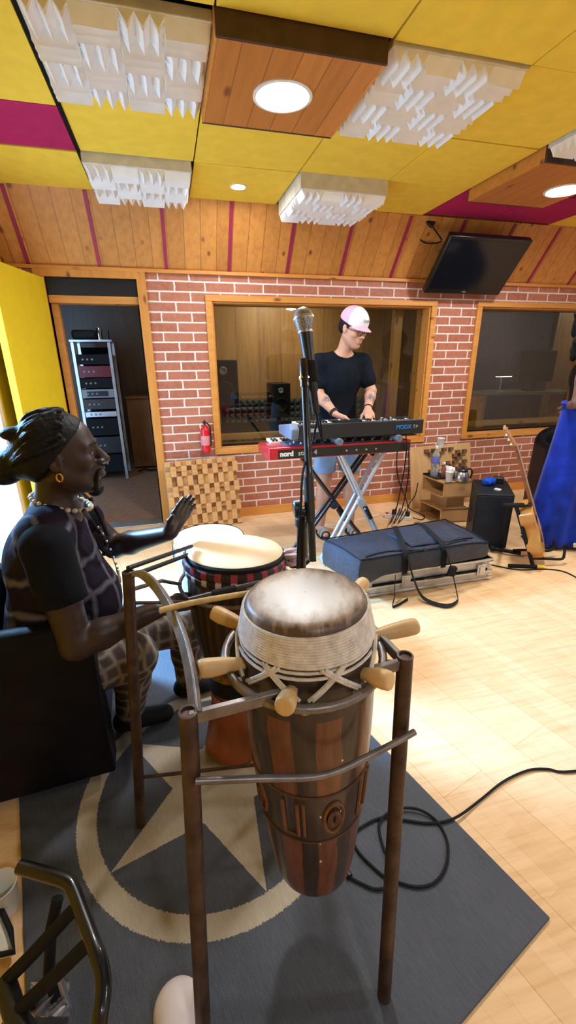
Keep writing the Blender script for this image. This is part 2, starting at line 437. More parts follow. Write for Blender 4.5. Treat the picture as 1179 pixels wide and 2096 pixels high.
# ================================================================== floor, walls, ceiling
f = MB().box(XL-.3, XR+.2, YB-.2, D+.1, -.06, 0); struct(f.build('floor', M['floor'], smooth=False))
w = MB()
z1 = 2.47; T_ = .13; door = (-.80, -.165, 1.985); w1 = (.392, 2.372, .66, 1.845); w2 = (2.905, 4.35, .665, 1.85)
w.box(XL-.2, door[0], D, D+T_, 0, z1); w.box(door[0], door[1], D, D+T_, door[2], z1); w.box(door[1], w1[0], D, D+T_, 0, z1)
w.box(w1[0], w1[1], D, D+T_, 0, w1[2]); w.box(w1[0], w1[1], D, D+T_, w1[3], z1); w.box(w1[1], w2[0], D, D+T_, 0, z1)
w.box(w2[0], w2[1], D, D+T_, 0, w2[2]); w.box(w2[0], w2[1], D, D+T_, w2[3], z1); w.box(w2[1], XR+.2, D, D+T_, 0, z1)
struct(w.build('wall_front', M['brick'], smooth=False))
struct(MB().box(XR+.2, 9.2, D, D+T_, 0, 2.4).build('wall_control_front', M['plaster'], smooth=False))
OP = (1.95, 3.17, 2.0)      # doorway in the left wall, open to daylight
w = MB().box(XL-.15, XL, YB, OP[0], 0, 2.6).box(XL-.15, XL, OP[1], D, 0, 2.6).box(XL-.15, XL, OP[0], OP[1], OP[2], 2.6)
struct(w.build('wall_left', mat('yellow_wall_paint', (.8, .56, .03), .7, var=.04), smooth=False))
struct(MB().box(XR, XR+.15, YB, D, 0, 2.6).build('wall_right', M['plaster'], smooth=False))
struct(MB().box(XL-.15, XR+.15, YB-.15, YB, 0, 2.6).build('wall_back', M['plaster'], smooth=False))
struct(MB().box(XL-.2, XR+.2, YB-.2, D+.1, CEIL+.05, CEIL+.2).build('ceiling', M['slab'], smooth=False))
# sloped pine cladding between wall and ceiling
SY, SZ = 3.535, 2.45; BY, BZ = D-.008, 2.058
sl = MB().hexa([(XL, BY, BZ), (XR, BY, BZ), (XR, BY+.02, BZ+.02), (XL, BY+.02, BZ+.02)], [(XL, SY, SZ), (XR, SY, SZ), (XR, SY+.02, SZ+.025), (XL, SY+.02, SZ+.025)])
struct(sl.build('wall_slope', M['pineZ'], smooth=False))
sv = V((0, SY-BY, SZ-BZ)); sn = V((0, -sv.z, sv.y)).normalized()
if sn.y > 0: sn = -sn
for k, x in enumerate([-.884, -.41, .064, .542, 1.012, 1.474, 1.94, 2.42, 2.9, 3.36, 3.83, 4.3]):
    a = V((x, BY, BZ)); b_ = a+sv*.985; n_ = sn*.007; q = V((.0125, 0, 0))
    tr = MB().hexa([a-q, a+q, a+q+n_, a-q+n_], [b_-q, b_+q, b_+q+n_, b_-q+n_])
    struct(tr.build('trim_%d' % (k+1), M['pinktrim'], smooth=False))
struct(MB().box(XL, XR, D-.028, D-.002, 2.032, 2.058).build('trim_20', M['frame'], bevel=.003))
bb = MB().box(door[1]+.065, XR, D-.016, D-.001, 0, .085); struct(bb.build('baseboard_front', M['frame'], bevel=.003))
# ================================================================== doorway, door leaf
st = MB()
st.box(door[1], door[1]+.068, D-.022, D+T_+.02, 0, 2.05).box(door[0]-.07, door[0], D-.022, D+T_, 0, 2.05).box(door[0]-.07, door[1]+.068, D-.024, D+T_, 1.985, 2.052)
df = struct(st.build('door_1', M['frameZ'], bevel=.004))
pt = MB().box(door[0], door[1], D+.02, D+.1, 1.868, 1.985); pt.build('transom_panel', mat('black_transom', (.006, .006, .008), .35), df)
MB().box(door[0], door[1]-.0, D+.02, D+T_, 1.815, 1.868).box(door[0], door[0]+.05, D+.06, D+T_, 0, 1.815).build('inner_frame', M['frame'], df, bevel=.003)
MB().box(door[0], door[1], D-.02, D+T_, 0.0, .012).build('threshold', M['metal'], df, bevel=.002)
MB().box(door[1]-.012, door[1]-.001, D+.03, D+T_, .01, 1.815).build('seal', M['dark'], df)
lf = MB().hexa([(-.80, 3.835, .02), (-.845, 3.83, .02), (-.975, 3.19, .02), (-.93, 3.185, .02)][::-1], [(-.80, 3.835, 1.975), (-.845, 3.83, 1.975), (-.975, 3.19, 1.975), (-.93, 3.185, 1.975)][::-1])
dl = struct(lf.build('door_2', M['yellowdoor'], smooth=False, bevel=.003))
hd = MB(); hp = V((-.925, 3.235, 1.0)); hn = V((.98, -.19, 0))
hd.tube([hp, hp+hn*.045], .009).tube([hp+hn*.045, hp+hn*.045+V((.018, .1, 0))], .008)
hd.build('door_handle', M['metal'], dl); MB().obox(hp+hn*.004, (.008, .035, .19), Matrix.Rotation(-.19, 3, 'Z')).build('door_plate', M['metal'], dl, bevel=.002)
fr = MB().box(XL-.16, XL+.012, OP[1]-.05, OP[1]+.01, 0, OP[2]+.05).box(XL-.16, XL+.012, OP[0]-.01, OP[0]+.05, 0, OP[2]+.05).box(XL-.16, XL+.012, OP[0], OP[1], OP[2]-.02, OP[2]+.05)
struct(fr.build('door_3', mat('pale_door_frame', (.75, .55, .42), .5), bevel=.003))
# outside the left doorway: a paved strip, a pale wall with pink and blue posters
struct(MB().box(-4.2, XL-.3, -1, 6, -.08, -.02).build('floor_outside', mat('pale_paving', (.7, .7, .7), .8), smooth=False))
tag(MB().box(-1.62, -1.6, 3.0, 3.75, .85, 1.5).build('poster', mat('pink_print', (.9, .18, .42), .6)), 'bright pink poster board outside the open left doorway', 'poster')
tag(MB().box(-1.62, -1.6, 3.0, 3.72, .2, .82).build('poster', mat('pale_blue_print', (.62, .74, .92), .6)), 'pale blue sheet outside the doorway, under the pink poster', 'poster')
# ================================================================== windows to the control room
glass, N_, L_, b_ = _new('studio_glass')
tr = nd(glass, 'ShaderNodeBsdfTransparent'); gl = nd(glass, 'ShaderNodeBsdfGlossy'); gl.inputs['Roughness'].default_value = .02
fz = nd(glass, 'ShaderNodeFresnel'); fz.inputs[0].default_value = 1.52; mx = nd(glass, 'ShaderNodeMixShader')
tr.inputs[0].default_value = (.72, .76, .76, 1)
ge = nd(glass, 'ShaderNodeNewGeometry'); lk(glass, mth(glass, 'MULTIPLY', mth(glass, 'MULTIPLY', fz.outputs[0], 1.9), mth(glass, 'SUBTRACT', 1., ge.outputs['Backfacing'])), mx.inputs[0]); lk(glass, tr.outputs[0], mx.inputs[1]); lk(glass, gl.outputs[0], mx.inputs[2])
lk(glass, mx.outputs[0], glass.node_tree.nodes['Material Output'].inputs[0]); N_.remove(b_)
def window(name, x0, x1, zb, zt, mulls):
    o = .052
    g = MB()
    g.box(x0-o, x1+o, D-.024, D, zt, zt+o-.006).box(x0-o, x1+o, D-.024, D, zb-o, zb).box(x0-o, x0, D-.0235, D, zb, zt).box(x1, x1+o, D-.0235, D, zb, zt)
    e = .012
    g.box(x0, x0+e, D-.001, D+.22, zb, zt).box(x1-e, x1, D-.001, D+.22, zb, zt).box(x0, x1, D, D+.22, zt-e, zt).box(x0, x1, D, D+.22, zb, zb+e)
    r = struct(g.build(name, M['frame'], bevel=.003))
    MB().box(x0+e, x1-e, D+.115, D+.121, zb+e, zt-e).build('window_pane', glass, r, smooth=False)
    MB().box(x0+e, x1-e, D+.13, D+.2, zb+e+.035, zb+e+.085).build('window_rail', M['frame'], r, bevel=.003)
    MB().box(x0+e, x1-e, D+.02, D+.1, zb+e, zb+e+.004).build('window_gasket', M['dark'], r)
    for x in mulls: MB().box(x, x+.085, D+.16, D+.22, zb+e, zt-e).build('mullion', M['frameZ'], r, bevel=.003)
    return r
window('window_1', *w1, [2.1]); window('window_2', *w2, [])
# ================================================================== rooms beyond (control room, lobby)
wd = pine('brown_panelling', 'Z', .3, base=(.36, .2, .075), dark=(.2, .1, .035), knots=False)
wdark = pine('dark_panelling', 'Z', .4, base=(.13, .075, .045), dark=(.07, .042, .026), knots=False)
carp = mat('brown_carpet', (.27, .165, .11), .95, bmp=.2, bs=300)
struct(MB().box(XL-.9, 9.2, D+T_, 6.8, -.06, -.002).build('floor_beyond', carp, smooth=False))
struct(MB().box(XL-.9, 9.2, D+T_, 6.8, 2.3, 2.4).build('ceiling_beyond', mat('dark_brown_ceiling', (.08, .055, .045), .9), smooth=False))
struct(MB().box(-.06, 0.02, D+T_, 6.6, 0, 2.3).build('wall_partition', wd, smooth=False))
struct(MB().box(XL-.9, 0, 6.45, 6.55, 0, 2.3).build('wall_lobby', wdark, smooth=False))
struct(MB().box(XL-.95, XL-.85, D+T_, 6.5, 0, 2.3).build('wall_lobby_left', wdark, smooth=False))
struct(MB().box(0, 4.2, 6.0, 6.1, 0, 2.3).build('wall_control', wd, smooth=False))
struct(MB().box(4.2, 5.95, 6.05, 6.15, 0, 2.3).build('wall_control_dark', mat('blue_black_wall', (.010, .026, .07), .7), smooth=False))
struct(MB().box(5.95, 9.2, 6.0, 6.1, 0, 2.3).build('wall_control_right', wd, smooth=False))
struct(MB().box(9.1, 9.2, D+T_, 6.1, 0, 2.3).build('wall_control_end', wd, smooth=False))
# black pyramid foam under the panelling of the control room
fo = MB()
for i in range(30):
    for j in range(8):
        x = .32+i*.085; z = .2+j*.085; y = 5.985
        fo.add([(x, y, z), (x+.085, y, z), (x+.085, y, z+.085), (x, y, z+.085), (x+.0425, y-.05, z+.0425)], [(0, 1, 4), (1, 2, 4), (2, 3, 4), (3, 0, 4), (3, 2, 1, 0)])
foam_ = fo.build('acoustic_foam', mat('black_foam', (.07, .08, .09), .8), smooth=False)
bm = bmesh.new(); bm.from_mesh(foam_.data); bmesh.ops.remove_doubles(bm, verts=bm.verts, dist=.001); bm.to_mesh(foam_.data); bm.free()
tag(foam_, 'black pyramid foam sheet low on the control room wall behind the glass', 'acoustic foam')
def studio_speaker(loc, s, label):
    t = thing('studio_monitor', label, 'speaker', loc)
    a = V(loc); MB().box(a.x-.13*s, a.x+.13*s, a.y-.14*s, a.y+.14*s, a.z, a.z+.42*s).build('cabinet', M['blackmatt'], t, bevel=.01)
    MB().lathe([(.09*s, 0), (.085*s, .012), (.03*s, -.004), (.001, .006)], (a.x, a.y-.14*s, a.z+.15*s), (0, -1, 0), 24, cap=False).build('woofer', M['rubber'], t)
    MB().lathe([(.035*s, 0), (.03*s, .008), (.001, .002)], (a.x, a.y-.14*s, a.z+.33*s), (0, -1, 0), 20, cap=False).build('tweeter', M['grey'], t)
    return t
def stand_post(loc, h, label):
    t = thing('speaker_stand', label, 'speaker stand', loc); a = V(loc)
    MB().tube([a+V((0, 0, .02)), a+V((0, 0, h-.015))], .03).build('post', M['blackmatt'], t); MB().box(a.x-.14, a.x+.14, a.y-.14, a.y+.14, 0, .02).build('base', M['blackmatt'], t, bevel=.004)
    MB().box(a.x-.12, a.x+.12, a.y-.12, a.y+.12, h-.015, h).build('top_plate', M['blackmatt'], t, bevel=.003)
studio_speaker((.62, 5.45, .85), 1.3, 'black studio loudspeaker behind the left end of the large window')
stand_post((.62, 5.45, 0), .85, 'black loudspeaker stand in the control room behind the large window')
studio_speaker((1.33, 5.5, .72), .95, 'small dark loudspeaker in front of the black foam behind the glass')
stand_post((1.33, 5.5, 0), .72, 'black post stand under the small loudspeaker before the foam')
dk = thing('mixing_desk', 'dark studio mixing desk behind the large window', 'mixing desk', (1.2, 4.75, 0))
MB().hexa([(.5, 4.55, .62), (2.1, 4.55, .62), (2.1, 5.1, .62), (.5, 5.1, .62)], [(.5, 4.55, .78), (2.1, 4.55, .78), (2.1, 5.1, .7), (.5, 5.1, .7)]).build('console', M['blackmatt'], dk, bevel=.008)
for x in (.6, 1.96): MB().box(x, x+.05, 4.65, 5.0, 0, .62).build('leg', M['blackmatt'], dk, bevel=.005)
dk2 = thing('desk', 'pale studio desk with a wood edge behind the second window', 'desk', (4.9, 5.2, 0))
MB().hexa([(4.2, 5.3, .9), (5.5, 5.0, .9), (5.6, 5.5, .9), (4.3, 5.8, .9)], [(4.2, 5.3, .94), (5.5, 5.0, .94), (5.6, 5.5, .94), (4.3, 5.8, .94)]).build('desk_top', mat('olive_desk', (.3, .3, .2), .35), dk2, bevel=.004)
for x, y in ((4.3, 5.4), (5.4, 5.1)): MB().box(x, x+.06, y, y+.25, 0, .9).build('leg', M['frameZ'], dk2, bevel=.004)
mo = thing('computer_monitor', 'dark flat computer monitor on the desk behind the second window', 'monitor', (5.15, 5.35, .94))
MB().box(4.78, 5.38, 5.33, 5.37, 1.06, 1.48).build('screen', mat('dark_screen', (.012, .013, .02), .4, spec=.2), mo, bevel=.006)
MB().box(5.07, 5.13, 5.34, 5.38, .94, 1.1).box(4.96, 5.24, 5.28, 5.44, .94, .955).build('stand', M['black'], mo, bevel=.003)
dl_ = thing('desk_lamp', 'small lit lamp on the desk behind the second window', 'lamp', (4.56, 5.4, .94))
MB().lathe([(.05, 0), (.05, .012), (.008, .02), (.008, .2)], (4.56, 5.4, .94)).build('base', M['metal'], dl_)
MB().box(4.47, 4.72, 5.37, 5.43, 1.14, 1.155).build('lamp_shade', M['metal'], dl_, bevel=.003)
MB().box(4.48, 4.71, 5.375, 5.425, 1.134, 1.1395).build('lamp_tube', emis('lamp_tube_glow', (1, .95, .85), 4), dl_)
# ================================================================== equipment rack in the lobby
rk = thing('equipment_rack', 'tall metal framed audio rack in the room beyond the doorway', 'rack', (-.8, 5.75, 0))
rx0, rx1, ry = -1.02, -.60, 5.6
for x in (rx0, rx1-.035):
    for y in (ry, ry+.4): MB().box(x, x+.035, y, y+.035, .0, 1.60).build('post', M['metal'], rk, bevel=.003)
MB().box(rx0-.01, rx1+.02, ry-.01, ry+.45, 1.6, 1.625).build('top', M['metal'], rk, bevel=.003)
MB().box(rx0+.04, rx1-.04, ry+.38, ry+.4, .1, 1.55).build('back_panel', M['dark'], rk)
units = [(1.36, 1.47, M['blackmatt']), (1.22, 1.345, mat('dark_red_panel', (.16, .008, .015), .4)), (1.1, 1.21, M['blackmatt']), (.99, 1.085, M['grey']), (.86, .975, mat('brownish_panel', (.05, .035, .03), .5)), (.77, .83, M['metal']), (.55, .75, M['blackmatt']), (.33, .53, M['black']), (.1, .31, M['blackmatt'])]
for a, b_, m_ in units:
    u = MB().box(rx0+.037, rx1-.037, ry+.01, ry+.35, a, b_).build('rack_unit', m_, rk, bevel=.003)
    for q in range(3): MB().lathe([(.012, 0), (.01, .012)], (rx0+.1+q*.05, ry+.01, (a+b_)/2), (0, -1, 0), 12).build('knob', M['grey'], u)
MB().box(rx0+.09, rx1-.1, ry+.0, ry+.008, 1.01, 1.065).build('display_panel', M['black'], rk)
bgm = MB().box(-1.0, -.74, 5.62, 5.95, 1.627, 1.73)
tag(bgm.build('equipment_box', M['blackmatt'], bevel=.03), 'black case lying on top of the audio rack', 'case')
cn = MB().lathe([(.03, 0), (.03, .11), (.024, .12), (.024, .125)], (-.71, 5.66, 1.627), seg=18)
tag(cn.build('tin_can', M['chrome']), 'small shiny tin on top of the audio rack', 'tin')
tag(MB().box(-.68, -.61, 5.63, 5.72, 1.627, 1.73).build('small_box', M['black'], bevel=.006), 'small black box beside the shiny tin on the audio rack', 'box')
cb = thing('low_cabinet', 'orange brown wooden cabinet with a dark side at the back of the lobby', 'cabinet', (-.3, 6.2, 0))
MB().box(-.56, -.13, 6.12, 6.44, .02, .93).build('body', pine('orange_panel', 'Z', 60, base=(.3, .13, .03), dark=(.2, .08, .02)), cb, bevel=.004)
MB().box(-.57, -.12, 6.1, 6.445, .93, .95).build('top', wd, cb, bevel=.003)
MB().box(-.22, -.19, 6.105, 6.12, .05, .9).build('side_strip', M['dark'], cb)
ch = bez([HH(262, 940)+V((0, 0, .02)), HH(272, 946)+V((0, 0, .01)), HH(285, 938)+V((0, 0, .02)), HH(300, 946)+V((0, 0, .01))], 8)
tag(MB().tube([V((-.5, 5.9, .012)), V((-.42, 5.85, .05)), V((-.36, 5.92, .012)), V((-.3, 5.86, .03)), V((-.2, 5.9, .012))], .012).build('cable', M['rubber']), 'dark cable tangle on the brown carpet beside the audio rack', 'cable')
# ================================================================== ceiling tiles, foam panels, light boxes
GX = [-.934, -.340, .250, .862, 1.438, 2.03, 2.62, 3.21, 3.8, 4.4]; GY = [.62, 1.205, 1.795, 2.378, 2.955, 3.535]
def tile(x0, x1, y0, y1, m_, label, group, dz=0., th=.022):
    g = .0035
    return tag(MB().box(x0+g, x1-g, y0+g, y1-g, CEIL+dz, CEIL+dz+th).build('ceiling_tile', m_, bevel=.002), label, 'ceiling tile', group)
YL = 'flat yellow acoustic tile in the ceiling grid'; YG = 'yellow ceiling tiles'
rr = random.Random(3)
special = {(1, 2), (1, 4), (2, 2), (3, 2), (3, 4), (5, 3), (5, 2), (5, 4), (6, 4), (6, 3), (7, 3)}
for i in range(1, 8):
    for j in range(0, 5):
        if (i, j) in special: continue
        tile(GX[i], GX[i+1], GY[j], GY[j+1], M['yellow'], YL, YG, rr.uniform(-.004, .004))
for y0, y1 in ((2.975, 3.535), (1.9, 2.515), (1.3, 1.89)): tile(-.995, -.352, y0, y1, M['yellow'], YL, YG, rr.uniform(-.004, .003))
tile(-.995, -.352, 2.522, 2.968, M['pink'], 'raspberry pink ceiling tile at the left edge above the yellow door', None)
tile(2.03, 2.62, 2.955, 3.5, M['pink'], 'raspberry pink ceiling tile above the television, nearest its cable', None)
tile(2.62, 3.21, 2.955, 3.5, M['pink'], 'raspberry pink ceiling tile above the right corner of the television', None)
struct(MB().box(-.352, -.334, .6, 3.52, CEIL-.006, CEIL+.03).build('trim_30', M['dark'], smooth=False))
def foam_panel(x0, x1, y0, y1, z, drop, label, n=4, ridges=3, amp=.046, dark_edge=False):
    """pale tray hanging below the ceiling with a foam face of alternating wedges"""
    t = thing('foam_panel', label, 'acoustic panel', ((x0+x1)/2, (y0+y1)/2, z), 0, 'white wedge foam ceiling panels')
    MB().box(x0+.004, x1-.004, y0+.004, y1-.004, z-drop, z+.02).build('tray', M['foamback'], t, bevel=.003)
    ns = 2*ridges; N = n*ns; e = .012
    def fn(u, v):
        i, j = u*n, v*n
        ti, tj = min(int(i+1e-6), n-1), min(int(j+1e-6), n-1)
        q = (i-ti) if (ti+tj) % 2 == 0 else (j-tj)
        w = 1-abs(((q*ridges) % 1)-.5)*2
        hgt = amp*(.05+.95*w)*(1 if 0 < u < 1 and 0 < v < 1 else .75)
        edge = min(u, 1-u, v, 1-v)
        return V((x0+e+(x1-x0-2*e)*u, y0+e+(y1-y0-2*e)*v, z-drop-hgt))
    g = MB(); K = n*ridges*8
    g.grid(fn, K, K)
    # skirt
    rim = [fn(k/K, 0) for k in range(K+1)]+[fn(1, k/K) for k in range(1, K+1)]+[fn(1-k/K, 1) for k in range(1, K+1)]+[fn(0, 1-k/K) for k in range(1, K)]
    top = [V((p.x, p.y, z-drop+.001)) for p in rim]; L = len(rim); o = len(g.v)
    g.v += rim+top; g.f += [(o+k, o+(k+1) % L, o+L+(k+1) % L, o+L+k) for k in range(L)]; g.m += [0]*L
    g.build('foam_face', M['foam'], t, smooth=False)
    return t
foam_panel(GX[1], GX[2], 1.835, 2.378, CEIL, .012, 'white wedge foam panel left of the near wooden light box')
foam_panel(GX[1], GX[2]-.01, GY[4], GY[5]-.03, CEIL, .05, 'white wedge foam panel above the wooden slope, left of the small round spot', n=4, amp=.042)
foam_panel(GX[3], GX[4], GY[2], GY[3], CEIL, .012, 'white wedge foam panel right of the near wooden light box')
foam_panel(GX[3], GX[4], GY[4]-.02, GY[5]-.04, CEIL, .085, 'white wedge foam panel hanging lowest, right of the small round spot', n=4, amp=.042)
foam_panel(2.03, 2.62, 1.76, 2.33, CEIL, .012, 'white wedge foam panel cut by the right edge beside the far wooden light box')
lens_m = emis('lamp_lens_glow', (1, .985, .95), 24)
def light_box(x0, x1, y0, y1, lx, ly, label, r=.1, drop=.062):
    t = thing('light_box', label, 'ceiling light', ((x0+x1)/2, (y0+y1)/2, CEIL-drop))
    z = CEIL-drop; g = MB()
    g.box(x0, x1, y0, y1, z, z+.015, 0); g.box(x0-.008, x1+.008, y0-.012, y0, z-.006, CEIL+.02, 1); g.box(x0-.008, x1+.008, y1, y1+.012, z-.001, CEIL+.02, 1)
    g.box(x0-.01, x0, y0, y1, z-.001, CEIL+.02, 2); g.box(x1, x1+.01, y0, y1, z-.001, CEIL+.02, 2)
    g.build('box_body', [M['pineY'], M['boxside'], M['frame']], t, bevel=.002)
    MB().lathe([(r, -.002), (r+.006, -.006), (r+.018, -.004), (r+.018, .002)], (lx, ly, z), seg=40, cap=False).build('trim_ring', M['white'], t)
    MB().lathe([(r, 0), (r*.97, -.004), (r*.5, -.007), (.001, -.008)], (lx, ly, z), seg=40, cap=False).build('lamp_lens', lens_m, t)
    return (lx, ly, z-.012, r)
LIGHTS = [light_box(.256, .838, 1.806, 2.36, .54, 2.085, 'pine ceiling light box with round lamp between two foam panels')]
LIGHTS.append(light_box(2.05, 2.63, 2.345, 2.98, 2.505, 2.665, 'pine ceiling light box with round lamp above the television'))
# small spot
sp_ = thing('downlight', 'small round downlight in the yellow tile above the brick window wall', 'ceiling light', (.545, 3.255, CEIL))
MB().lathe([(.04, -.001), (.046, -.005), (.055, -.003), (.055, .001)], (.545, 3.255, CEIL-.004), seg=28, cap=False).build('trim_ring', M['white'], sp_)
MB().lathe([(.04, 0), (.03, -.003), (.001, -.004)], (.545, 3.255, CEIL-.004), seg=28, cap=False).build('lamp_lens', lens_m, sp_)
# ================================================================== television
tv = thing('television', 'black flat television hung tilted on the wooden slope above the windows', 'television', (2.58, 3.7, 1.93))
b0 = V((2.2, 3.70, 1.93)); b1 = V((2.955, 3.70, 1.93)); u_ = V((0, -.325, .36)).normalized(); n_ = V((0, -u_.z, u_.y)).normalized()
if n_.y > 0: n_ = -n_
hgt = .485; bk = -n_*.055
MB().hexa([b0, b1, b1+bk, b0+bk], [b0+u_*hgt, b1+u_*hgt, b1+u_*hgt+bk, b0+u_*hgt+bk]).build('case', mat('gloss_black_case', (.008, .008, .010), .22), tv, bevel=.008)
q = .028; X_ = V((1, 0, 0)); fz_ = n_*.0015
a = b0+X_*q+u_*.05; c = b1-X_*q+u_*.05; hh = hgt-.05-q
MB().hexa([a, c, c+fz_, a+fz_], [a+u_*hh, c+u_*hh, c+u_*hh+fz_, a+u_*hh+fz_]).build('screen', mat('dark_lcd', (.006, .007, .011), .12, var=.02), tv, smooth=False)
MB().obox(b0+X_*.38+u_*.026+n_*.001, (.035, .003, .006), Matrix.Rotation(math.atan2(-u_.y, u_.z), 3, 'X')).build('maker_plate', M['grey'], tv)
MB().hexa([(2.52, 3.735, 2.02), (2.62, 3.735, 2.02), (2.62, 3.83, 2.05), (2.52, 3.83, 2.05)], [(2.52, 3.665, 2.09), (2.62, 3.665, 2.09), (2.62, 3.78, 2.12), (2.52, 3.78, 2.12)]).build('bracket', M['black'], tv)
cbl = bez([YY(905, 492, 3.52), YY(890, 470, 3.55), YY(880, 458, 3.58), YY(862, 448, 3.6), YY(848, 456, 3.62), YY(850, 478, 3.64), YY(868, 496, 3.64), YY(890, 498, 3.6), YY(903, 494, 3.54)], 7)
cb_ = thing('power_cable', 'black cable loop with plug block beside the television', 'cable', cbl[0])
MB().tube(cbl, .0055).build('cable', M['rubber'], cb_)
MB().obox(YY(880, 455, 3.57), (.075, .03, .05), Matrix.Rotation(.5, 3, 'Y')).build('plug_block', M['black'], cb_, bevel=.006)
# ================================================================== fire extinguisher on the wall
ex = thing('fire_extinguisher', 'red fire extinguisher on the brick wall left of the window', 'fire extinguisher', (.262, 3.79, .64))
MB().lathe([(.001, .0), (.03, .002), (.038, .012), (.04, .03), (.04, .19), (.036, .21), (.02, .228), (.012, .235), (.012, .245)], (.262, 3.79, .64), seg=24).build('cylinder', mat('signal_red', (.62, .012, .02), .3), ex)
MB().lathe([(.0402, .07), (.0405, .07), (.0405, .15), (.0402, .15)], (.262, 3.79, .64), seg=24).build('label', mat('pinkish_label', (.7, .25, .25), .5), ex)
MB().tube([(.262, 3.79, .88), (.262, 3.79, .915)], .01).box(.245, .28, 3.765, 3.8, .895, .905).tube([(.262, 3.79, .91), (.262, 3.75, .925)], .005).build('valve', M['black'], ex)
MB().tube(bez([(.275, 3.775, .9), (.302, 3.76, .87), (.306, 3.76, .78), (.303, 3.765, .7)], 5), .006).build('hose', M['rubber'], ex)
MB().box(.235, .29, 3.825, 3.846, .72, .76).build('bracket', M['black'], ex)
# ================================================================== wooden skyline diffusers leaning on the wall
dw = pine('beech_blocks', 'X', 60, base=(.66, .36, .135), dark=(.52, .26, .085), knots=False)
dw2 = pine('pale_board', 'Z', 60, base=(.62, .37, .16), dark=(.52, .29, .115), knots=False)
dark_block = mat('dark_brown_blocks', (.16, .075, .03), .7)  # blocks of the right diffuser, darker than their board
def diffuser(label, bl, br_, hgt, lean, n, loc, fn, margins=0):
    bl, br_ = V(bl), V(br_); X = (br_-bl).normalized(); w = (br_-bl).length
    back = V((-X.y, X.x, 0)); U = (V((0, 0, 1))*math.cos(lean)+back*math.sin(lean)).normalized(); Nn = X.cross(U).normalized()
    t = thing('wooden_diffuser', label, 'sound diffuser', (bl+br_)/2, 0, 'wooden block diffusers leaning on the brick wall')
    MB().hexa([bl, br_, br_-Nn*.02, bl-Nn*.02], [bl+U*hgt, br_+U*hgt, br_+U*hgt-Nn*.02, bl+U*hgt-Nn*.02]).build('back_board', dw2, t, bevel=.003)
    g = MB(); m0 = margins; cw = (w-2*m0)/n; ch_ = (hgt-2*m0)/n
    for i in range(n):
        for j in range(n):
            d = fn(i, j)
            if d <= .001: continue
            a = bl+X*(m0+i*cw)+U*(m0+j*ch_); c_ = a+X*cw+U*ch_
            p = [a, a+X*cw, a+X*cw+Nn*d, a+Nn*d]; g.hexa([a, a+X*cw, a+X*cw+Nn*d, a+Nn*d], [v+U*ch_ for v in p])
    g.build('blocks', dw if margins == 0 else dark_block, t, smooth=False)
rq = random.Random(5)
seq = [.0, .05, .025, .055]
diffuser('wooden block diffuser leaning on the brick wall right of the doorway', (-.095, 3.62, .003), (.525, 3.70, .003), .6, .17, 14, None, lambda i, j: seq[(i+3*j+(j//2) % 2) % 4])
diffuser('pale wooden diffuser behind the bottle and coffee pot', (2.2, 3.56, .003), (2.92, 3.63, .003), .6, .2, 16, None, lambda i, j: (.03 if ((i*7+j*3) % 5 < 2 and 2 < i < 15 and j > 3 and rq.random() < .75) else 0), margins=.03)
# ================================================================== rug with ring and star
def rug_mat():
    m, N, L, b = _new('woven_rug')
    t = nd(m, 'ShaderNodeTexCoord'); sp = nd(m, 'ShaderNodeSeparateXYZ'); lk(m, t.outputs['Object'], sp.inputs[0])
    fz = noise(m, coords(m, (60, 60, 1)), 3., 2)
    x, y = sp.outputs['X'], sp.outputs['Y']
    r = mth(m, 'SQRT', mth(m, 'ADD', mth(m, 'MULTIPLY', x, x), mth(m, 'MULTIPLY', y, y)))
    rz = mth(m, 'ADD', r, mth(m, 'MULTIPLY', mth(m, 'SUBTRACT', fz, .5), .014))
    ring = mth(m, 'MULTIPLY', mth(m, 'GREATER_THAN', rz, .392), mth(m, 'LESS_THAN', rz, .452))
    a = mth(m, 'SUBTRACT', mth(m, 'ARCTAN2', y, x), R(213-107))
    pp = mth(m, 'PINGPONG', mth(m, 'ADD', a, 4*PI), R(36))
    qx = mth(m, 'MULTIPLY', rz, mth(m, 'COSINE', pp)); qy = mth(m, 'MULTIPLY', rz, mth(m, 'SINE', pp))
    Rt = .392; ri = .15; ex = ri*math.cos(R(36))-Rt; ey = ri*math.sin(R(36))
    cr = mth(m, 'SUBTRACT', mth(m, 'MULTIPLY', qy, ex), mth(m, 'MULTIPLY', mth(m, 'SUBTRACT', qx, Rt), ey))
    star = mth(m, 'GREATER_THAN', cr, 0.)
    f = mth(m, 'MAXIMUM', ring, star)
    n1 = noise(m, coords(m, (4, 40, 1)), 6., 4, .6); n2 = noise(m, coords(m), 5., 3)
    g = mixc(m, .35, ramp(m, n1, [(.3, (.040, .046, .060)), (.7, (.082, .090, .108))]), ramp(m, n2, [(.3, (.046, .052, .066)), (.7, (.09, .098, .115))]))
    c = mixc(m, .4, ramp(m, n1, [(.3, (.36, .30, .22)), (.7, (.48, .41, .3))]), ramp(m, n2, [(.35, (.33, .27, .2)), (.7, (.52, .45, .34))]))
    lk(m, mixc(m, f, g, c), b.inputs['Base Color']); b.inputs['Roughness'].default_value = .62; b.inputs['Specular IOR Level'].default_value = .35
    bump(m, b, noise(m, coords(m), 260, 3), .35, .004); return m
rug = MB(); ru = 2
W2, L2 = .598, .845
rz_ = R(107)
rm = Matrix.Translation((.03, 1.15, 0)) @ Matrix.Rotation(rz_, 4, 'Z')
me = MB().box(-L2, L2, -W2, W2, .001, .009)
rg = me.build('rug', rug_mat(), bevel=.003); rg.location = (.03, 1.15, 0); rg.rotation_euler = (0, 0, rz_)
tag(rg, 'dark grey woven rug with a beige ring and star under the drums', 'rug')
RG = .0095
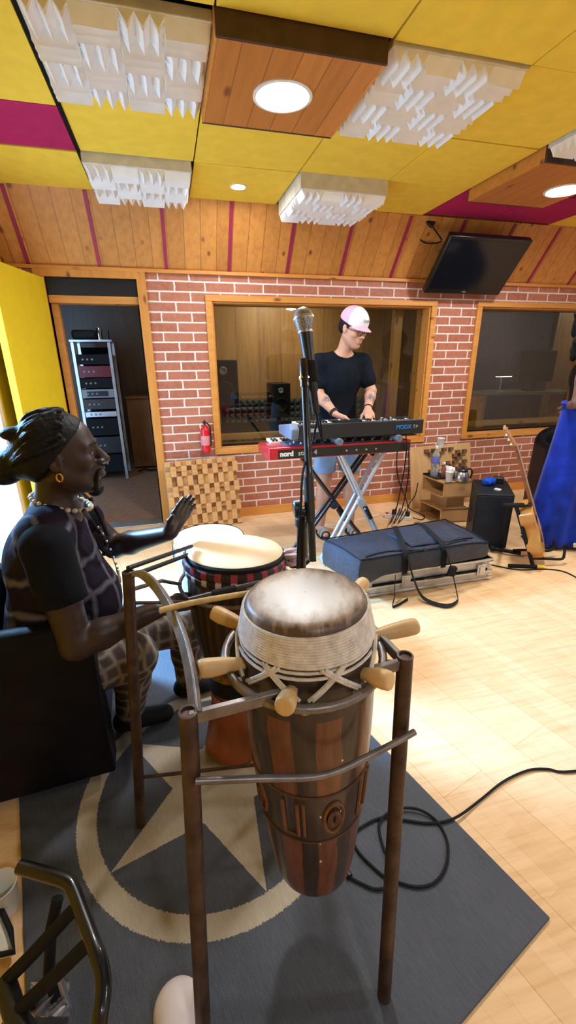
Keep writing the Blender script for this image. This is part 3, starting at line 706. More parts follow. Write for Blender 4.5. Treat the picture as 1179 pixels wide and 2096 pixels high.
# ================================================================== iron drum stand
FL, FR, BL, BR = V((-.02, .572, 0)), V((.385, .60, 0)), V((-.150, 1.087, 0)), V((.345, .98, 0))
fFL, fFR, fBL, fBR = V((-.062, .49, 0)), V((.352, .495, 0)), V((-.22, 1.06, 0)), V((.34, .99, 0))
SH = .88
ds = thing('drum_stand', 'rusty iron drum stand holding the peg drum and the laced goblet drum', 'drum stand', (.12, .84, 0))
for a, f_, h in ((FL, fFL, SH-.002), (FR, fFR, SH+.002), (BL, fBL, SH+.01), (BR, fBR, SH-.01)):
    g = MB().tube([V((f_.x, f_.y, RG)), V((a.x, a.y, h))], .0155, 18)
    g.lathe([(.0158, 0), (.0158, .004), (.012, .0045), (.0115, -.01)], (a.x, a.y, h), (0, 0, 1), 18)
    g.build('leg', M['steel'], ds)
def bar(pts, w=.024, th=.007, name='bar', m_=None, seg=8):
    return MB().ribbon(pts, w, V((0, 0, 1)), th).build(name, m_ or M['steelgrey'], ds, bevel=.002)
up = lambda p, h: V((p.x, p.y, h))
bar([up(FL, .868), up(FR, .868)], .022, .012, 'front_rail')
bar([up(FR, .868), up(BR, .868)], .022, .012, 'side_rail')
arch = bez([up(BL, .885), HH(292, 1176, .9), HH(330, 1215, .9), HH(366, 1285, .895), HH(388, 1365, .885), up(FL, .872)+V((.012, .0, 0))], 8)
g = MB(); g.ribbon(arch, .026, V((.55, -.25, .8)).normalized(), .011); g.build('curved_side_bar', M['steelgrey'], ds, bevel=.003)
pdc = V((.213, .698, 0))
ringc = [pdc+V((.158*math.cos(a), .158*math.sin(a), .862)) for a in [2*PI*k/40 for k in range(40)]]
MB().tube(ringc, .0085, 12, closed=True).build('drum_ring', M['steelgrey'], ds)
for q in (FL, FR, BR, BL):
    d = (up(q, .862)-(pdc+V((0, 0, .862)))); d2 = d.normalized()
    if q is FL or q is BL: continue
    MB().tube([pdc+V((0, 0, .862))+d2*.158, up(q, .866)], .006, 8).build('ring_strut', M['steel'], ds)
lo = bez([up(FL, .76)+V((0, -.026, 0)), V((.08, .538, .742)), V((.2, .53, .72)), V((.31, .545, .725)), up(FR, .735)+V((0.012, -.04, 0))], 6)
MB().tube(lo, .0062, 10).build('lower_rod', M['steelgrey'], ds)
MB().tube([V((-.2, 1.066, .2)), V((.336, .99, .2))], .0055, 10).build('lower_rod', M['steel'], ds)
djt = V((.165, 1.345, .80)); djb = V((.12, 1.295, RG))
rc = djb.lerp(djt, .87)
rg2 = [rc+V((.188*math.cos(a), .188*math.sin(a), 0)) for a in [2*PI*k/40 for k in range(40)]]
MB().tube(rg2, .0065, 10, closed=True).build('drum_ring', M['steelgrey'], ds)
MB().tube([up(BL, .84), V((-.08, 1.27, .76)), rc+V((-.185, .01, 0))], .006, 10).build('ring_arm', M['steelgrey'], ds)
MB().tube([up(BL, .80), rc+V((-.13, -.12, -.0))], .005, 10).build('ring_arm', M['steel'], ds)
# two black rods running from the post to the laced drum
t_ = thing('black_rods', 'pair of thin black rods between the stand post and laced drum', 'rods', HH(300, 1155, .87))
for dy, dz in ((0, 0), (.03, -.012)):
    MB().tube([HH(262+dy*300, 1163+dy*500, .9+dz), YY(392, 1118+dy*500, 1.36)], .0065, 10).build('rod', M['black'], t_)
# ================================================================== peg drum (front)
axis = V((.217, .702, .99))-V((.243, .695, .203)); pb = V((.243, .695, .203)); pl = axis.length
pd = thing('peg_drum', 'tall dark carved peg drum with white rope band in front', 'drum', pb)
q4 = axis.to_track_quat('Z', 'Y'); pd.rotation_mode = 'QUATERNION'; pd.rotation_quaternion = q4
WM[pd.name] = Matrix.Translation(pb) @ q4.to_matrix().to_4x4(); PW = WM[pd.name]
def L2W(p): return PW @ V(p)
def drum_body_mat():
    m, N, L, b = _new('carved_drum_wood')
    t = nd(m, 'ShaderNodeTexCoord'); sp = nd(m, 'ShaderNodeSeparateXYZ'); lk(m, t.outputs['Object'], sp.inputs[0])
    wob = noise(m, coords(m, (3, 3, 1.2)), 8., 3)
    a = mth(m, 'DIVIDE', mth(m, 'ARCTAN2', sp.outputs['Y'], sp.outputs['X']), 2*PI)
    fr = mth(m, 'FRACT', mth(m, 'ADD', mth(m, 'MULTIPLY', a, 9.), mth(m, 'MULTIPLY', wob, .28)))
    st = mth(m, 'LESS_THAN', mth(m, 'ABSOLUTE', mth(m, 'SUBTRACT', fr, .5)), .27)
    z = sp.outputs['Z']
    plain = mth(m, 'MAXIMUM', mth(m, 'GREATER_THAN', z, .40), mth(m, 'LESS_THAN', z, .265))
    body = mth(m, 'MULTIPLY', mth(m, 'GREATER_THAN', z, .035), mth(m, 'LESS_THAN', z, .60))
    f = mth(m, 'MULTIPLY', mth(m, 'MULTIPLY', st, plain), body)
    g = noise(m, coords(m, (12, 12, 2)), 6., 4)
    lk(m, mixc(m, f, ramp(m, g, [(.3, (.020, .013, .010)), (.7, (.05, .032, .024))]), ramp(m, g, [(.3, (.10, .032, .012)), (.7, (.2, .065, .02))])), b.inputs['Base Color'])
    b.inputs['Roughness'].default_value = .38; b.inputs['Coat Weight'].default_value = .25
    bump(m, b, mth(m, 'ADD', f, mth(m, 'MULTIPLY', g, .5)), .3, .004); return m
dbm = drum_body_mat()
prof = [(.066, .021), (.084, .023), (.093, .037), (.099, .07), (.108, .15), (.119, .27), (.129, .40), (.135, .5), (.137, .58), (.136, .64), (.132, .70), (.125, .74), (.117, .772)]
MB().lathe(prof, pb, axis, 56).build('shell', dbm, pd)
shl = bpy.context.scene.objects['shell']
def skin_mat():
    m, N, L, b = _new('rubbed_drumskin')
    t = nd(m, 'ShaderNodeTexCoord'); sp = nd(m, 'ShaderNodeSeparateXYZ'); lk(m, t.outputs['Object'], sp.inputs[0])
    r = mth(m, 'SQRT', mth(m, 'ADD', mth(m, 'MULTIPLY', sp.outputs[0], sp.outputs[0]), mth(m, 'MULTIPLY', sp.outputs[1], sp.outputs[1])))
    n = noise(m, coords(m, (10, 26, 1), rot=(0, 0, .6)), 1.6, 4, .6); n2 = noise(m, coords(m, loc=(.4, .1, 0)), 8., 3)
    f = mth(m, 'ADD', mth(m, 'MULTIPLY', mth(m, 'MULTIPLY', r, r), 38.), mth(m, 'ADD', mth(m, 'MULTIPLY', n, .5), mth(m, 'MULTIPLY', n2, .28)))
    lk(m, ramp(m, f, [(.38, (.74, .70, .62)), (.58, (.70, .61, .5)), (.78, (.36, .25, .165)), (.88, (.11, .066, .04))]), b.inputs['Base Color'])
    b.inputs['Roughness'].default_value = .42; return m
MB().lathe([(.121, .756), (.1195, .769), (.115, .780), (.108, .785), (.099, .7875), (.05, .789), (.001, .7895)], pb, axis, 56, cap=False).build('drum_head', skin_mat(), pd)
rope_m = mat('white_rope', (.74, .66, .57), .85, var=.18, vs=60, bmp=.5, bs=160)
g = MB()
for k in range(11):     # wound rope band
    z = .768-k*.0049; rr_ = .1215+k*.0011; n = 48
    g.tube([L2W((rr_*math.cos(2*PI*i/n), rr_*math.sin(2*PI*i/n), z-.004*math.sin(2*PI*i/n+.5)*(k/11))) for i in range(n)], .0036, 6, closed=True)
wb = g.build('rope_band', rope_m, pd)
lp = [L2W((.001+.128*math.cos(a), .128*math.sin(a), .748)) for a in (R(252), R(254), R(257))]
kn = MB(); c0 = HH(578, 1290, .962)
for q in range(6):
    rr_ = random.Random(q); kn.tube(bez([c0, c0+V((rr_.uniform(-.015, .015), -.006, rr_.uniform(-.012, .01))), c0+V((rr_.uniform(-.02, .02), -.004, rr_.uniform(-.024, .004)))], 4), .0028, 6)
kn.ball(c0, .007).build('rope_knot', rope_m, pd)
pm = pine('peg_wood', 'Z', 50, base=(.72, .47, .21), dark=(.58, .34, .13), knots=False)
pegdir = []
PEG = [((505, 1345), (405, 1369)), ((600, 1382), (581, 1448)), ((716, 1358), (801, 1394)), ((757, 1292), (855, 1279)), ((722, 1203), (746, 1190)), ((498, 1268), (436, 1252))]
for k, (ia, oa) in enumerate(PEG):
    o_ = HH(*oa, .885); i_ = V((.218, .7, .868)); d = V((o_.x-i_.x, o_.y-i_.y, 0)).normalized()
    a_ = i_+d*.118; e_ = V((o_.x, o_.y, .884)); L = (e_-a_).length; dd = (e_-a_).normalized()
    pg = MB().lathe([(.0105, 0), (.0125, L*.3), (.0165, L*.55), (.018, L*.8), (.0175, L*.93), (.0155, L*.985), (.012, L)], a_, dd, 16)
    for i, v in enumerate(pg.v):
        h_ = math.sin(i*12.9898)*43758.5; pg.v[i] = v+dd.orthogonal().normalized()*((h_-math.floor(h_))-.5)*.0012
    pg.build('peg', pm, pd, ang=1.2); pegdir.append(math.atan2(d.y, d.x))
g = MB()
for z, rr_ in ((.706, .1315), (.696, .135)): g.tube([L2W((rr_*math.cos(2*PI*i/40), rr_*math.sin(2*PI*i/40), z)) for i in range(40)], .0032, 6, closed=True)
for a in pegdir:
    for s_ in (-1, 1):
        for o_ in (.0, .05):
            P = [L2W(((.1365+.009*u)*math.cos(a+s_*(.52-.47*u+o_)), (.1365+.009*u)*math.sin(a+s_*(.52-.47*u+o_)), .715-.055*u)) for u in [k/6 for k in range(7)]]
            g.tube(P, .0036, 6)
    g.tube([L2W((.148*math.cos(a+t)-.0, .148*math.sin(a+t), .648-.012*math.cos(t*9))) for t in (-.16, -.08, 0, .08, .16)], .0038, 6)
g.build('lacing', rope_m, pd)
# carved motifs and tacks on the shell
def shellr(z):
    for (r0, z0), (r1, z1) in zip(prof, prof[1:]):
        if z0 <= z <= z1: return r0+(r1-r0)*(z-z0)/(z1-z0)
    return .12
def onshell(a, z, off=.001): r = shellr(z)+off; return L2W((r*math.cos(a), r*math.sin(a), z))
cm = mat('carved_brown', (.085, .036, .018), .45, var=.3, vs=40); cm2 = mat('carved_orange', (.17, .062, .022), .45, var=.3, vs=40)
cam_a = math.atan2(-.70, -.22)
for z in (.405, .262):
    MB().tube([onshell(2*PI*i/48, z, .0005) for i in range(48)], .0028, 6, closed=True).build('carved_band', cm, shl)
for k in range(9):
    a0 = cam_a+.12+(k-3)*2*PI/9
    if k % 2 == 0:
        pts = [onshell(a0+.17*math.cos(t), .333+.045*math.sin(t), .0015) for t in [2*PI*i/20 for i in range(20)]]
        MB().tube(pts, .0042, 6, closed=True).build('carved_motif', cm2, shl)
        MB().tube([onshell(a0+.075*math.cos(t), .333+.02*math.sin(t), .001) for t in [2*PI*i/16 for i in range(16)]], .007, 6, closed=True).build('carved_motif', cm, shl)
    else:
        MB().tube([onshell(a0-.14, .385, .0015), onshell(a0-.14, .285, .0015), onshell(a0+.1, .285, .0015), onshell(a0+.1, .385, .0015)], .0042, 6).build('carved_motif', cm2, shl)
        MB().tube([onshell(a0+.2, .385, .0015), onshell(a0+.2, .285, .0015)], .0035, 6).build('carved_motif', cm2, shl)
tack = mat('bright_tack', (.75, .7, .6), .3, .6)
for (px, py) in ((650, 1441), (724, 1415), (606, 1589), (645, 1590), (682, 1583), (610, 1671), (656, 1672), (697, 1659), (716, 1693), (655, 1726), (656, 1763), (700, 1556)):
    d = ray(px, py); best = None
    for i in range(400):
        p = V((0, 0, CH))+d*(.55+i*.0022); lp_ = PW.inverted() @ p
        if 0 < lp_.z < .76 and math.hypot(lp_.x, lp_.y) < shellr(lp_.z)+.0005: best = p; break
    if best: MB().ball(best, .0028, 8, 6).build('tack', tack, shl)
# ================================================================== laced goblet drum (behind)
ax2 = djt-djb; dj = thing('goblet_drum', 'laced goblet drum with cream head and orange foot behind the peg drum', 'drum', djb)
q4 = ax2.to_track_quat('Z', 'Y'); dj.rotation_mode = 'QUATERNION'; dj.rotation_quaternion = q4
WM[dj.name] = Matrix.Translation(djb) @ q4.to_matrix().to_4x4(); DW = WM[dj.name]; dl = ax2.length
def string_mat(name, n, c0, c1, w=.3):
    m, N, L, b = _new(name)
    t = nd(m, 'ShaderNodeTexCoord'); sp = nd(m, 'ShaderNodeSeparateXYZ'); lk(m, t.outputs['Object'], sp.inputs[0])
    a = mth(m, 'DIVIDE', mth(m, 'ARCTAN2', sp.outputs['Y'], sp.outputs['X']), 2*PI)
    fr = mth(m, 'FRACT', mth(m, 'MULTIPLY', a, float(n)))
    f = mth(m, 'LESS_THAN', mth(m, 'ABSOLUTE', mth(m, 'SUBTRACT', fr, .5)), w)
    lk(m, mixc(m, f, c0, c1), b.inputs['Base Color']); b.inputs['Roughness'].default_value = .6
    bump(m, b, f, .4, .004); return m
lac = string_mat('vertical_lacing', 30, (.016, .010, .008), (.06, .026, .015), .22)
o1 = mat('orange_wood', (.32, .09, .022), .35, var=.25, vs=9, coat=.2)
pf = [(.150, .735), (.162, .70), (.160, .64), (.152, .56), (.138, .48), (.118, .41), (.098, .36), (.09, .335)]
MB().lathe([(r, z*dl/.80) for r, z in pf], djb, ax2, 48, cap=False).build('bowl', lac, dj)
MB().lathe([(.088, .335), (.098, .328), (.1, .31), (.1, .275), (.094, .265), (.088, .26)], djb, ax2, 40, cap=False).build('waist_rope', M['blackmatt'], dj)
gb = mat('gold_band_print', (.24, .12, .02), .5, var=.6, vs=60)
MB().lathe([(.1, .335), (.104, .335), (.104, .368), (.1, .37)], djb, ax2, 40, cap=False).build('waist_band', gb, dj)
MB().lathe([(.084, .262), (.087, .22), (.096, .14), (.108, .06), (.114, .02), (.112, .0)], djb, ax2, 40).build('foot', o1, dj)
MB().lathe([(.0885, .247), (.092, .245), (.092, .228), (.0895, .226)], djb, ax2, 40, cap=False).build('foot_ribbon', mat('pink_ribbon', (.4, .13, .12), .5, var=.4, vs=50), dj)
rim = string_mat('rim_cloth_red', 22, (.018, .011, .012), (.32, .03, .06), .2)
rim2 = string_mat('rim_cloth_white', 22, (.016, .010, .010), (.55, .48, .42), .2)
MB().lathe([(.158, .722), (.170, .726), (.174, .732), (.174, .744), (.168, .75)], djb, ax2, 104, cap=False).build('lower_rim', rim2, dj)
MB().lathe([(.160, .75), (.175, .752), (.178, .762), (.175, .774), (.166, .780)], djb, ax2, 104, cap=False).build('upper_rim', rim, dj)
MB().lathe([(.166, .775), (.1695, .779), (.1695, .789), (.164, .795), (.158, .797)], djb, ax2, 56, cap=False).build('head_rim', M['blackmatt'], dj)
MB().lathe([(.1665, .788), (.1625, .796), (.152, .8005), (.08, .8025), (.001, .803)], djb, ax2, 56, cap=False).build('drum_head', mat('cream_drumskin', (.68, .51, .29), .5, var=.08, vs=7), dj)
tie = MB(); tm = mat('pinkish_rope', (.5, .36, .36), .9, var=.45, vs=30)
for k in range(9):
    rr_ = random.Random(k+40); c = YY(598, 1138, 1.3)
    tie.tube(bez([c+V((rr_.uniform(-.07, -.04), rr_.uniform(-.02, .02), rr_.uniform(-.02, .02))), c+V((rr_.uniform(-.03, .03), rr_.uniform(-.03, .02), rr_.uniform(-.02, .03))), c+V((rr_.uniform(.02, .06), rr_.uniform(-.02, .02), rr_.uniform(-.025, .025))), c+V((rr_.uniform(-.02, .02), rr_.uniform(-.02, .02), rr_.uniform(-.035, -.01)))], 5), rr_.uniform(.006, .011), 8)
tie.build('rope_bundle', tm, dj)
MB().tube(bez([DW @ V((.15, -.1, .72)), YY(575, 1150, 1.3), YY(600, 1160, 1.31), YY(630, 1150, 1.32), YY(640, 1120, 1.32)], 6), .007, 8).build('carry_strap', M['blackmatt'], dj)
# third drum with pale head
c3 = V((.118, 2.0, 0)); d3 = thing('floor_drum', 'pale shelled drum with wide cream head behind the raised hand', 'drum', c3)
MB().lathe([(.165, .2), (.168, .21), (.168, .575), (.165, .585)], c3, (0, 0, 1), 44).build('shell', mat('pale_blue_shell', (.5, .58, .7), .3), d3)
MB().lathe([(.172, .565), (.176, .57), (.176, .59), (.171, .594)], c3, (0, 0, 1), 44, cap=False).build('hoop', M['chrome'], d3)
MB().lathe([(.171, .59), (.16, .594), (.001, .596)], c3, (0, 0, 1), 44, cap=False).build('drum_head', mat('ivory_drumskin', (.74, .66, .46), .45, var=.05), d3)
for a in (0.5, 2.6, 4.6):
    MB().tube([c3+V((.172*math.cos(a), .172*math.sin(a), .45)), c3+V((.19*math.cos(a), .19*math.sin(a), .03)), c3+V((.22*math.cos(a), .22*math.sin(a), 0.008))], .007, 8).build('leg', M['chrome'], d3)
for a in [2*PI*k/8 for k in range(8)]:
    p = c3+V((.174*math.cos(a), .174*math.sin(a), 0)); MB().tube([p+V((0, 0, .5)), p+V((0, 0, .58))], .006, 8).build('lug', M['chrome'], d3)
# sticks
sa, sb = HH(327, 1250, .915), HH(520, 1212, .88)
tag(MB().tube(bez([sa, sa.lerp(sb, .35)+V((0, 0, .004)), sb], 5), [.007]*11, 10).build('drumstick', mat('bamboo', (.55, .36, .12), .5, var=.25, vs=40)), 'thin bare bamboo stick lying across the stand before the laced drum', 'drumstick')
sa, sb = HH(384, 1229, .91), HH(532, 1192, .885)
ts = thing('drumstick', 'black taped stick lying just behind the bamboo stick', 'drumstick', sa)
MB().tube([sa, sa.lerp(sb, .45), sb], [.007, .0085, .006], 10).build('stick', M['black'], ts)
MB().tube([sa.lerp(sb, .3), sa.lerp(sb, .62)], [.0098, .0098], 10).build('tape', M['rubber'], ts)
# ================================================================== microphone on its stand
mtp = V((.369, 1.219, 1.412)); mcl = V((.347, 1.085, 1.035)); mlo = V((.340, 1.03, .885))
ms = thing('microphone_stand', 'black boom microphone stand rising behind the two drums', 'microphone stand', (.338, 1.125, RG))
MB().tube([V((.338, 1.125, RG+.02)), V((.338, 1.125, .99))], .012, 14).build('pole', M['blackmetal'], ms)
MB().lathe([(.0165, 0), (.0165, .09), (.022, .1), (.022, .12), (.012, .13)], (.338, 1.125, .86), seg=18).build('clutch', M['black'], ms)
MB().lathe([(.12, 0), (.122, .006), (.118, .014), (.03, .022), (.016, .03)], (.338, 1.125, RG), seg=36).build('base', M['blackmetal'], ms)
bd = (mtp-mlo).normalized()
MB().tube([mlo, mtp], .0105, 12).build('boom', M['blackmetal'], ms)
MB().tube([mcl-bd*.05, mcl+bd*.075], .0145, 14).build('boom_sleeve', M['black'], ms)
MB().lathe([(.0135, 0), (.0135, .02), (.009, .023)], mcl-V((.0, 0, .02)), (-1, .1, -.1), 16).tube([V((.338, 1.125, .985)), mcl+V((0, .02, -.02))], .014, 12).build('clamp', M['black'], ms)
MB().lathe([(.023, -.011), (.026, -.008), (.026, .008), (.023, .011)], mcl-V((.035, .0, .01)), (-1, .1, -.1), 20).build('wing_knob', M['black'], ms)
MB().lathe([(.0135, -.075), (.0135, .0), (.0125, .002)], mtp, bd, 14).build('boom_tip', mat('dark_red_cap', (.03, .012, .012), .3, coat=.4), ms)
MB().lathe([(.006, 0), (.0085, .001), (.008, .0035), (.001, .004)], mtp+bd*.001, bd, 12).lathe([(.0135, -.054), (.0165, -.054), (.0165, -.048), (.0135, -.048)], mtp, bd, 16, cap=False).build('tip_ring', M['chrome'], ms)
mb0 = V((.38, 1.257, 1.522)); md = (YY(641, 800, 1.2)-mb0).normalized()
mk = thing('microphone', 'handheld microphone with round silver grille clipped on the stand', 'microphone', mb0)
mesh_m, N__, L__, b__ = _new('mic_grille'); vo = nd(mesh_m, 'ShaderNodeTexVoronoi'); vo.inputs['Scale'].default_value = 420.; lk(mesh_m, coords(mesh_m), vo.inputs['Vector'])
lk(mesh_m, ramp(mesh_m, vo.outputs['Distance'], [(.2, (.62, .62, .64)), (.6, (.2, .2, .21))]), b__.inputs['Base Color']); b__.inputs['Metallic'].default_value = .35; b__.inputs['Roughness'].default_value = .35
MB().lathe([(.001, -.029), (.012, -.0265), (.021, -.019), (.0268, -.007), (.028, .002), (.0268, .008), (.0225, .028), (.0195, .036)], mb0, md, 32, cap=False).build('grille', mesh_m, mk)
MB().lathe([(.0282, -.0025), (.0292, -.001), (.0292, .0035), (.0278, .005)], mb0, md, 32, cap=False).lathe([(.0195, .035), (.0212, .036), (.0212, .04), (.0195, .042)], mb0, md, 28, cap=False).build('grille_ring', M['metal'], mk)
MB().lathe([(.0195, .04), (.0185, .05), (.0165, .1), (.0148, .16), (.0138, .2), (.011, .205), (.011, .255), (.008, .265)], mb0, md, 28).build('handle', mat('mic_black', (.018, .018, .02), .4), mk)
MB().lathe([(.0195, .12), (.0195, .175), (.0175, .178), (.0165, .122)], mb0, md, 20).build('clip', M['rubber'], ms)
cj = mb0+md*.15; MB().tube([cj, cj+(mtp-bd*.05-cj)*.9], .006, 8).build('clip_joint', M['metal'], ms)
me_ = mb0+md*.262
cp = bez([me_, me_+md*.06+V((.01, 0, -.02)), YY(652, 850, 1.2), YY(640, 905, 1.19), mcl+bd*.1+V((-.02, -.02, 0)), mcl+V((-.035, -.03, .0)), V((.31, 1.08, .85)), V((.32, 1.13, .5)), V((.33, 1.1, .1)), V((.35, 1.0, RG+.005)), V((.40, .95, RG+.005))], 6)
tag(MB().tube(cp, .0033, 8).build('microphone_cable', M['rubber']), 'black microphone cable running down the stand', 'cable')
# ================================================================== keyboards and their stands
def xstand(name, label, y0, y1, feet, tops, floor, h, m_, r, caps, cm_):
    """two X frames joined by arms; feet/tops = left and right x"""
    t = thing(name, label, 'keyboard stand', ((feet[0]+feet[1])/2, (y0+y1)/2, 0))
    for y in (y0, y1):
        MB().tube([(feet[0], y, floor), (tops[1], y, h)], r, 12).build('leg', m_, t)
        MB().tube([(feet[1], y, floor), (tops[0], y, h)], r, 12).build('leg', m_, t)
    for x in feet: MB().tube([(x, y0-.03, floor), (x, y1+.03, floor)], r*1.05, 12).build('foot_bar', m_, t)
    for x in tops:
        MB().tube([(x, y0-.05, h), (x, y1+.2, h)], r*1.05, 12).build('arm', m_, t)
        for e, dd in ((y0-.05, -1), (y1+.2, 1)): MB().tube([(x, e, h), (x, e+dd*.05, h)], r*1.5, 14).build('arm_cap', cm_, t, bevel=.003)
    c = V(((feet[0]+feet[1])/2, y0, floor+(h-floor)*.5))
    k = MB()
    k.lathe([(.03, 0), (.03, .012), (.012, .014), (.012, .02)], c-V((0, r*1.6+.012, 0)), (0, 1, 0), 18)
    for j in range(3): k.ball(c+V((-.03+.03*j, -r*2, .03-.04*j)), .007, 8, 6)
    k.build('pivot', m_, t)
    MB().tube([c+V((.035, -r*1.2, -.04)), c+V((.085, -r*1.2, -.13))], .016, 12).build('lock_handle', M['black'], t)
    return t
alu = mat('pale_blue_grey_tube', (.50, .56, .64), .35, .35, var=.05)
capm = mat('slate_cap', (.13, .18, .25), .45)
xstand('keyboard_stand', 'silver double braced folding stand under the black keyboard', 2.66, 2.74, (.97, 1.47), (1.02, 1.44), .015, .908, alu, .0155, True, capm)
xstand('keyboard_stand', 'thin black folding stand under the red keyboard', 2.84, 2.9, (.78, 1.40), (.84, 1.35), .015, .775, M['blackmetal'], .0125, True, M['rubber'])
kb = thing('keyboard', 'black synthesizer keyboard on the upper tier', 'keyboard', (1.16, 2.75, .925))
x0, x1 = .70, 1.625
def slab(x0, x1, y0, y1, zb0, zb1, zt0, zt1): return MB().hexa([(x0, y0, zb0), (x1, y0, zb0), (x1, y1, zb1), (x0, y1, zb1)], [(x0, y0, zt0), (x1, y0, zt0), (x1, y1, zt1), (x0, y1, zt1)])
kbm = mat('charcoal_case', (.012, .014, .018), .45)
slab(x0+.055, x1, 2.59, 2.90, .93, .925, 1.025, .985).build('case', kbm, kb, bevel=.006)
MB().prism([(2.60, .93), (2.9, .925), (2.91, .985), (2.62, 1.03), (2.58, 1.0), (2.585, .95)], .055, Matrix(((0, 0, 1, x0), (1, 0, 0, 0), (0, 1, 0, 0), (0, 0, 0, 1)))).build('end_cheek', mat('slate_cheek', (.16, .2, .29), .5), kb, bevel=.008)
for k in range(36):
    xx = x0+.1+k*.0232; MB().box(xx, xx+.0215, 2.79, 2.93, .985, 1.0).build('white_key', M['white'], kb, bevel=.0015)
    if k % 7 not in (2, 6): MB().box(xx+.015, xx+.0285, 2.79, 2.875, 1.0, 1.011).build('black_key', M['black'], kb, bevel=.0015)
g = MB()
for k in range(9): g.lathe([(.007, 0), (.006, .014)], (x0+.12+k*.05, 2.66, 1.016), seg=10)
for k in range(3): MB().lathe([(.008, 0), (.0065, .016)], (x1-.28+k*.035, 2.66, 1.014), seg=10).build('knob', M['grey'], kb)
MB().box(x0+.33, x0+.50, 2.63, 2.73, 1.012, 1.022).build('display', M['dark'], kb)
MB().box(x0+.085, x0+.2, 2.586, 2.59, .975, .998).build('jack_panel', M['grey'], kb)
Mt = Matrix.Translation((x1-.205, 2.586, .968)) @ Matrix.Rotation(PI/2, 4, 'X')
text_mesh('MODX', .036, .0012, Mt, 'lettering', mat('blue_lettering', (.02, .22, .62), .4), kb, bold=.0012)
text_mesh('6+', .036, .0012, Matrix.Translation((x1-.082, 2.586, .968)) @ Matrix.Rotation(PI/2, 4, 'X'), 'lettering', M['grey'], kb, bold=.0012)
nk = thing('keyboard', 'red stage piano on the lower tier under the black synthesizer', 'keyboard', (1.06, 2.75, .79))
x0, x1 = .567, 1.56
red = mat('glossy_red_case', (.50, .012, .03), .3, coat=.3)
slab(x0, x1, 2.62, 2.97, .805, .79, .885, .86).build('case', red, nk, bevel=.006)
MB().box(x0+.06, x1-.01, 2.6155, 2.62, .812, .868).build('back_panel', M['black'], nk)
for k in range(40):
    xx = x0+.06+k*.0232; MB().box(xx, xx+.0215, 2.84, 2.985, .867, .884).build('white_key', M['white'], nk, bevel=.0015)
    if k % 7 not in (2, 6): MB().box(xx+.015, xx+.0285, 2.84, 2.92, .884, .894).build('black_key', M['black'], nk, bevel=.0015)
MB().box(x0+.12, x1-.1, 2.66, 2.80, .878, .8865).build('control_panel', mat('slate_panel', (.10, .12, .2), .5), nk)
for k in range(22):
    MB().lathe([(.009, 0), (.007, .014)], (x0+.16+k*.036, 2.69+.045*(k % 2), .885), seg=10).build('knob', M['white'] if k % 3 else M['grey'], nk)
text_mesh('nord', .045, .0012, Matrix.Translation((x0+.07, 2.6145, .828)) @ Matrix.Rotation(PI/2, 4, 'X'), 'lettering', M['white'], nk, bold=.0022)
text_mesh('stage 4', .045, .0012, Matrix.Translation((x0+.19, 2.6145, .828)) @ Matrix.Rotation(PI/2, 4, 'X'), 'lettering', mat('light_grey_lettering', (.5, .5, .52), .4), nk, bold=.0003)
for k in range(4): MB().lathe([(.006, 0), (.006, .006)], (x0+.52+k*.07, 2.6155, .84), (0, -1, 0), 10).build('jack', M['metal'], nk)
# power strip with plugs, hanging cables
ps = thing('power_strip', 'white power strip with red switch on the floor behind the bag', 'power strip', (1.93, 3.38, 0))
pa, pb_ = V((1.84, 3.44, .02)), V((2.03, 3.29, .02)); pdv = (pb_-pa).normalized(); ang_ = math.atan2(pdv.y, pdv.x); RzP = Matrix.Rotation(ang_, 3, 'Z')
MB().obox((pa+pb_)/2, ((pb_-pa).length, .055, .04), RzP).build('body', M['white'], ps, bevel=.006)
MB().obox(pa+pdv*.02+V((0, 0, .022)), (.03, .025, .012), RzP).build('switch', mat('red_switch', (.6, .02, .02), .4), ps, bevel=.003)
for f_, m_ in ((.35, M['black']), (.6, M['grey']), (.85, M['black'])): MB().obox(pa.lerp(pb_, f_)+V((0, 0, .042)), (.04, .04, .045), RzP).build('plug', m_, ps, bevel=.006)
for k, (xs, ys, e) in enumerate(((1.50, 2.60, .4), (1.55, 2.63, .55), (1.46, 2.62, .75))):
    s_ = V((xs, ys, .83 if k else .95)); q = pa.lerp(pb_, e)+V((0, 0, .07))
    pts = bez([s_, s_+V((.03, .02, -.2)), V((1.62+.05*k, 2.85, .3)), V((1.72+.04*k, 3.12, .06)), q+V((-.03, -.05, .03)), q], 7)
    tag(MB().tube(pts, .004, 8).build('power_cable', M['rubber']), ['black cable hanging from the upper keyboard to the power strip', 'black cable hanging from the right end of the red keyboard', 'cable hanging between the silver stand and the power strip, innermost'][k], 'cable')
wc = bez([V((1.80, 3.47, .02)), V((1.66, 3.45, .006)), V((1.45, 3.4, .006)), V((1.3, 3.36, .006)), V((1.2, 3.42, .006)), V((1.12, 3.55, .006))], 7)
tag(MB().tube(wc, .005, 8).build('power_cable', M['white']), 'white cable lying on the floor behind the silver stand', 'cable')
bc = bez([V((2.04, 3.28, .03)), V((2.12, 3.26, .01)), V((2.2, 3.36, .008)), V((2.12, 3.5, .05)), V((2.19, 3.52, .16)), V((2.17, 3.46, .3))], 7)
tag(MB().tube(bc, .0045, 8).build('power_cable', M['rubber']), 'black cable from the power strip up the side of the low shelf', 'cable')
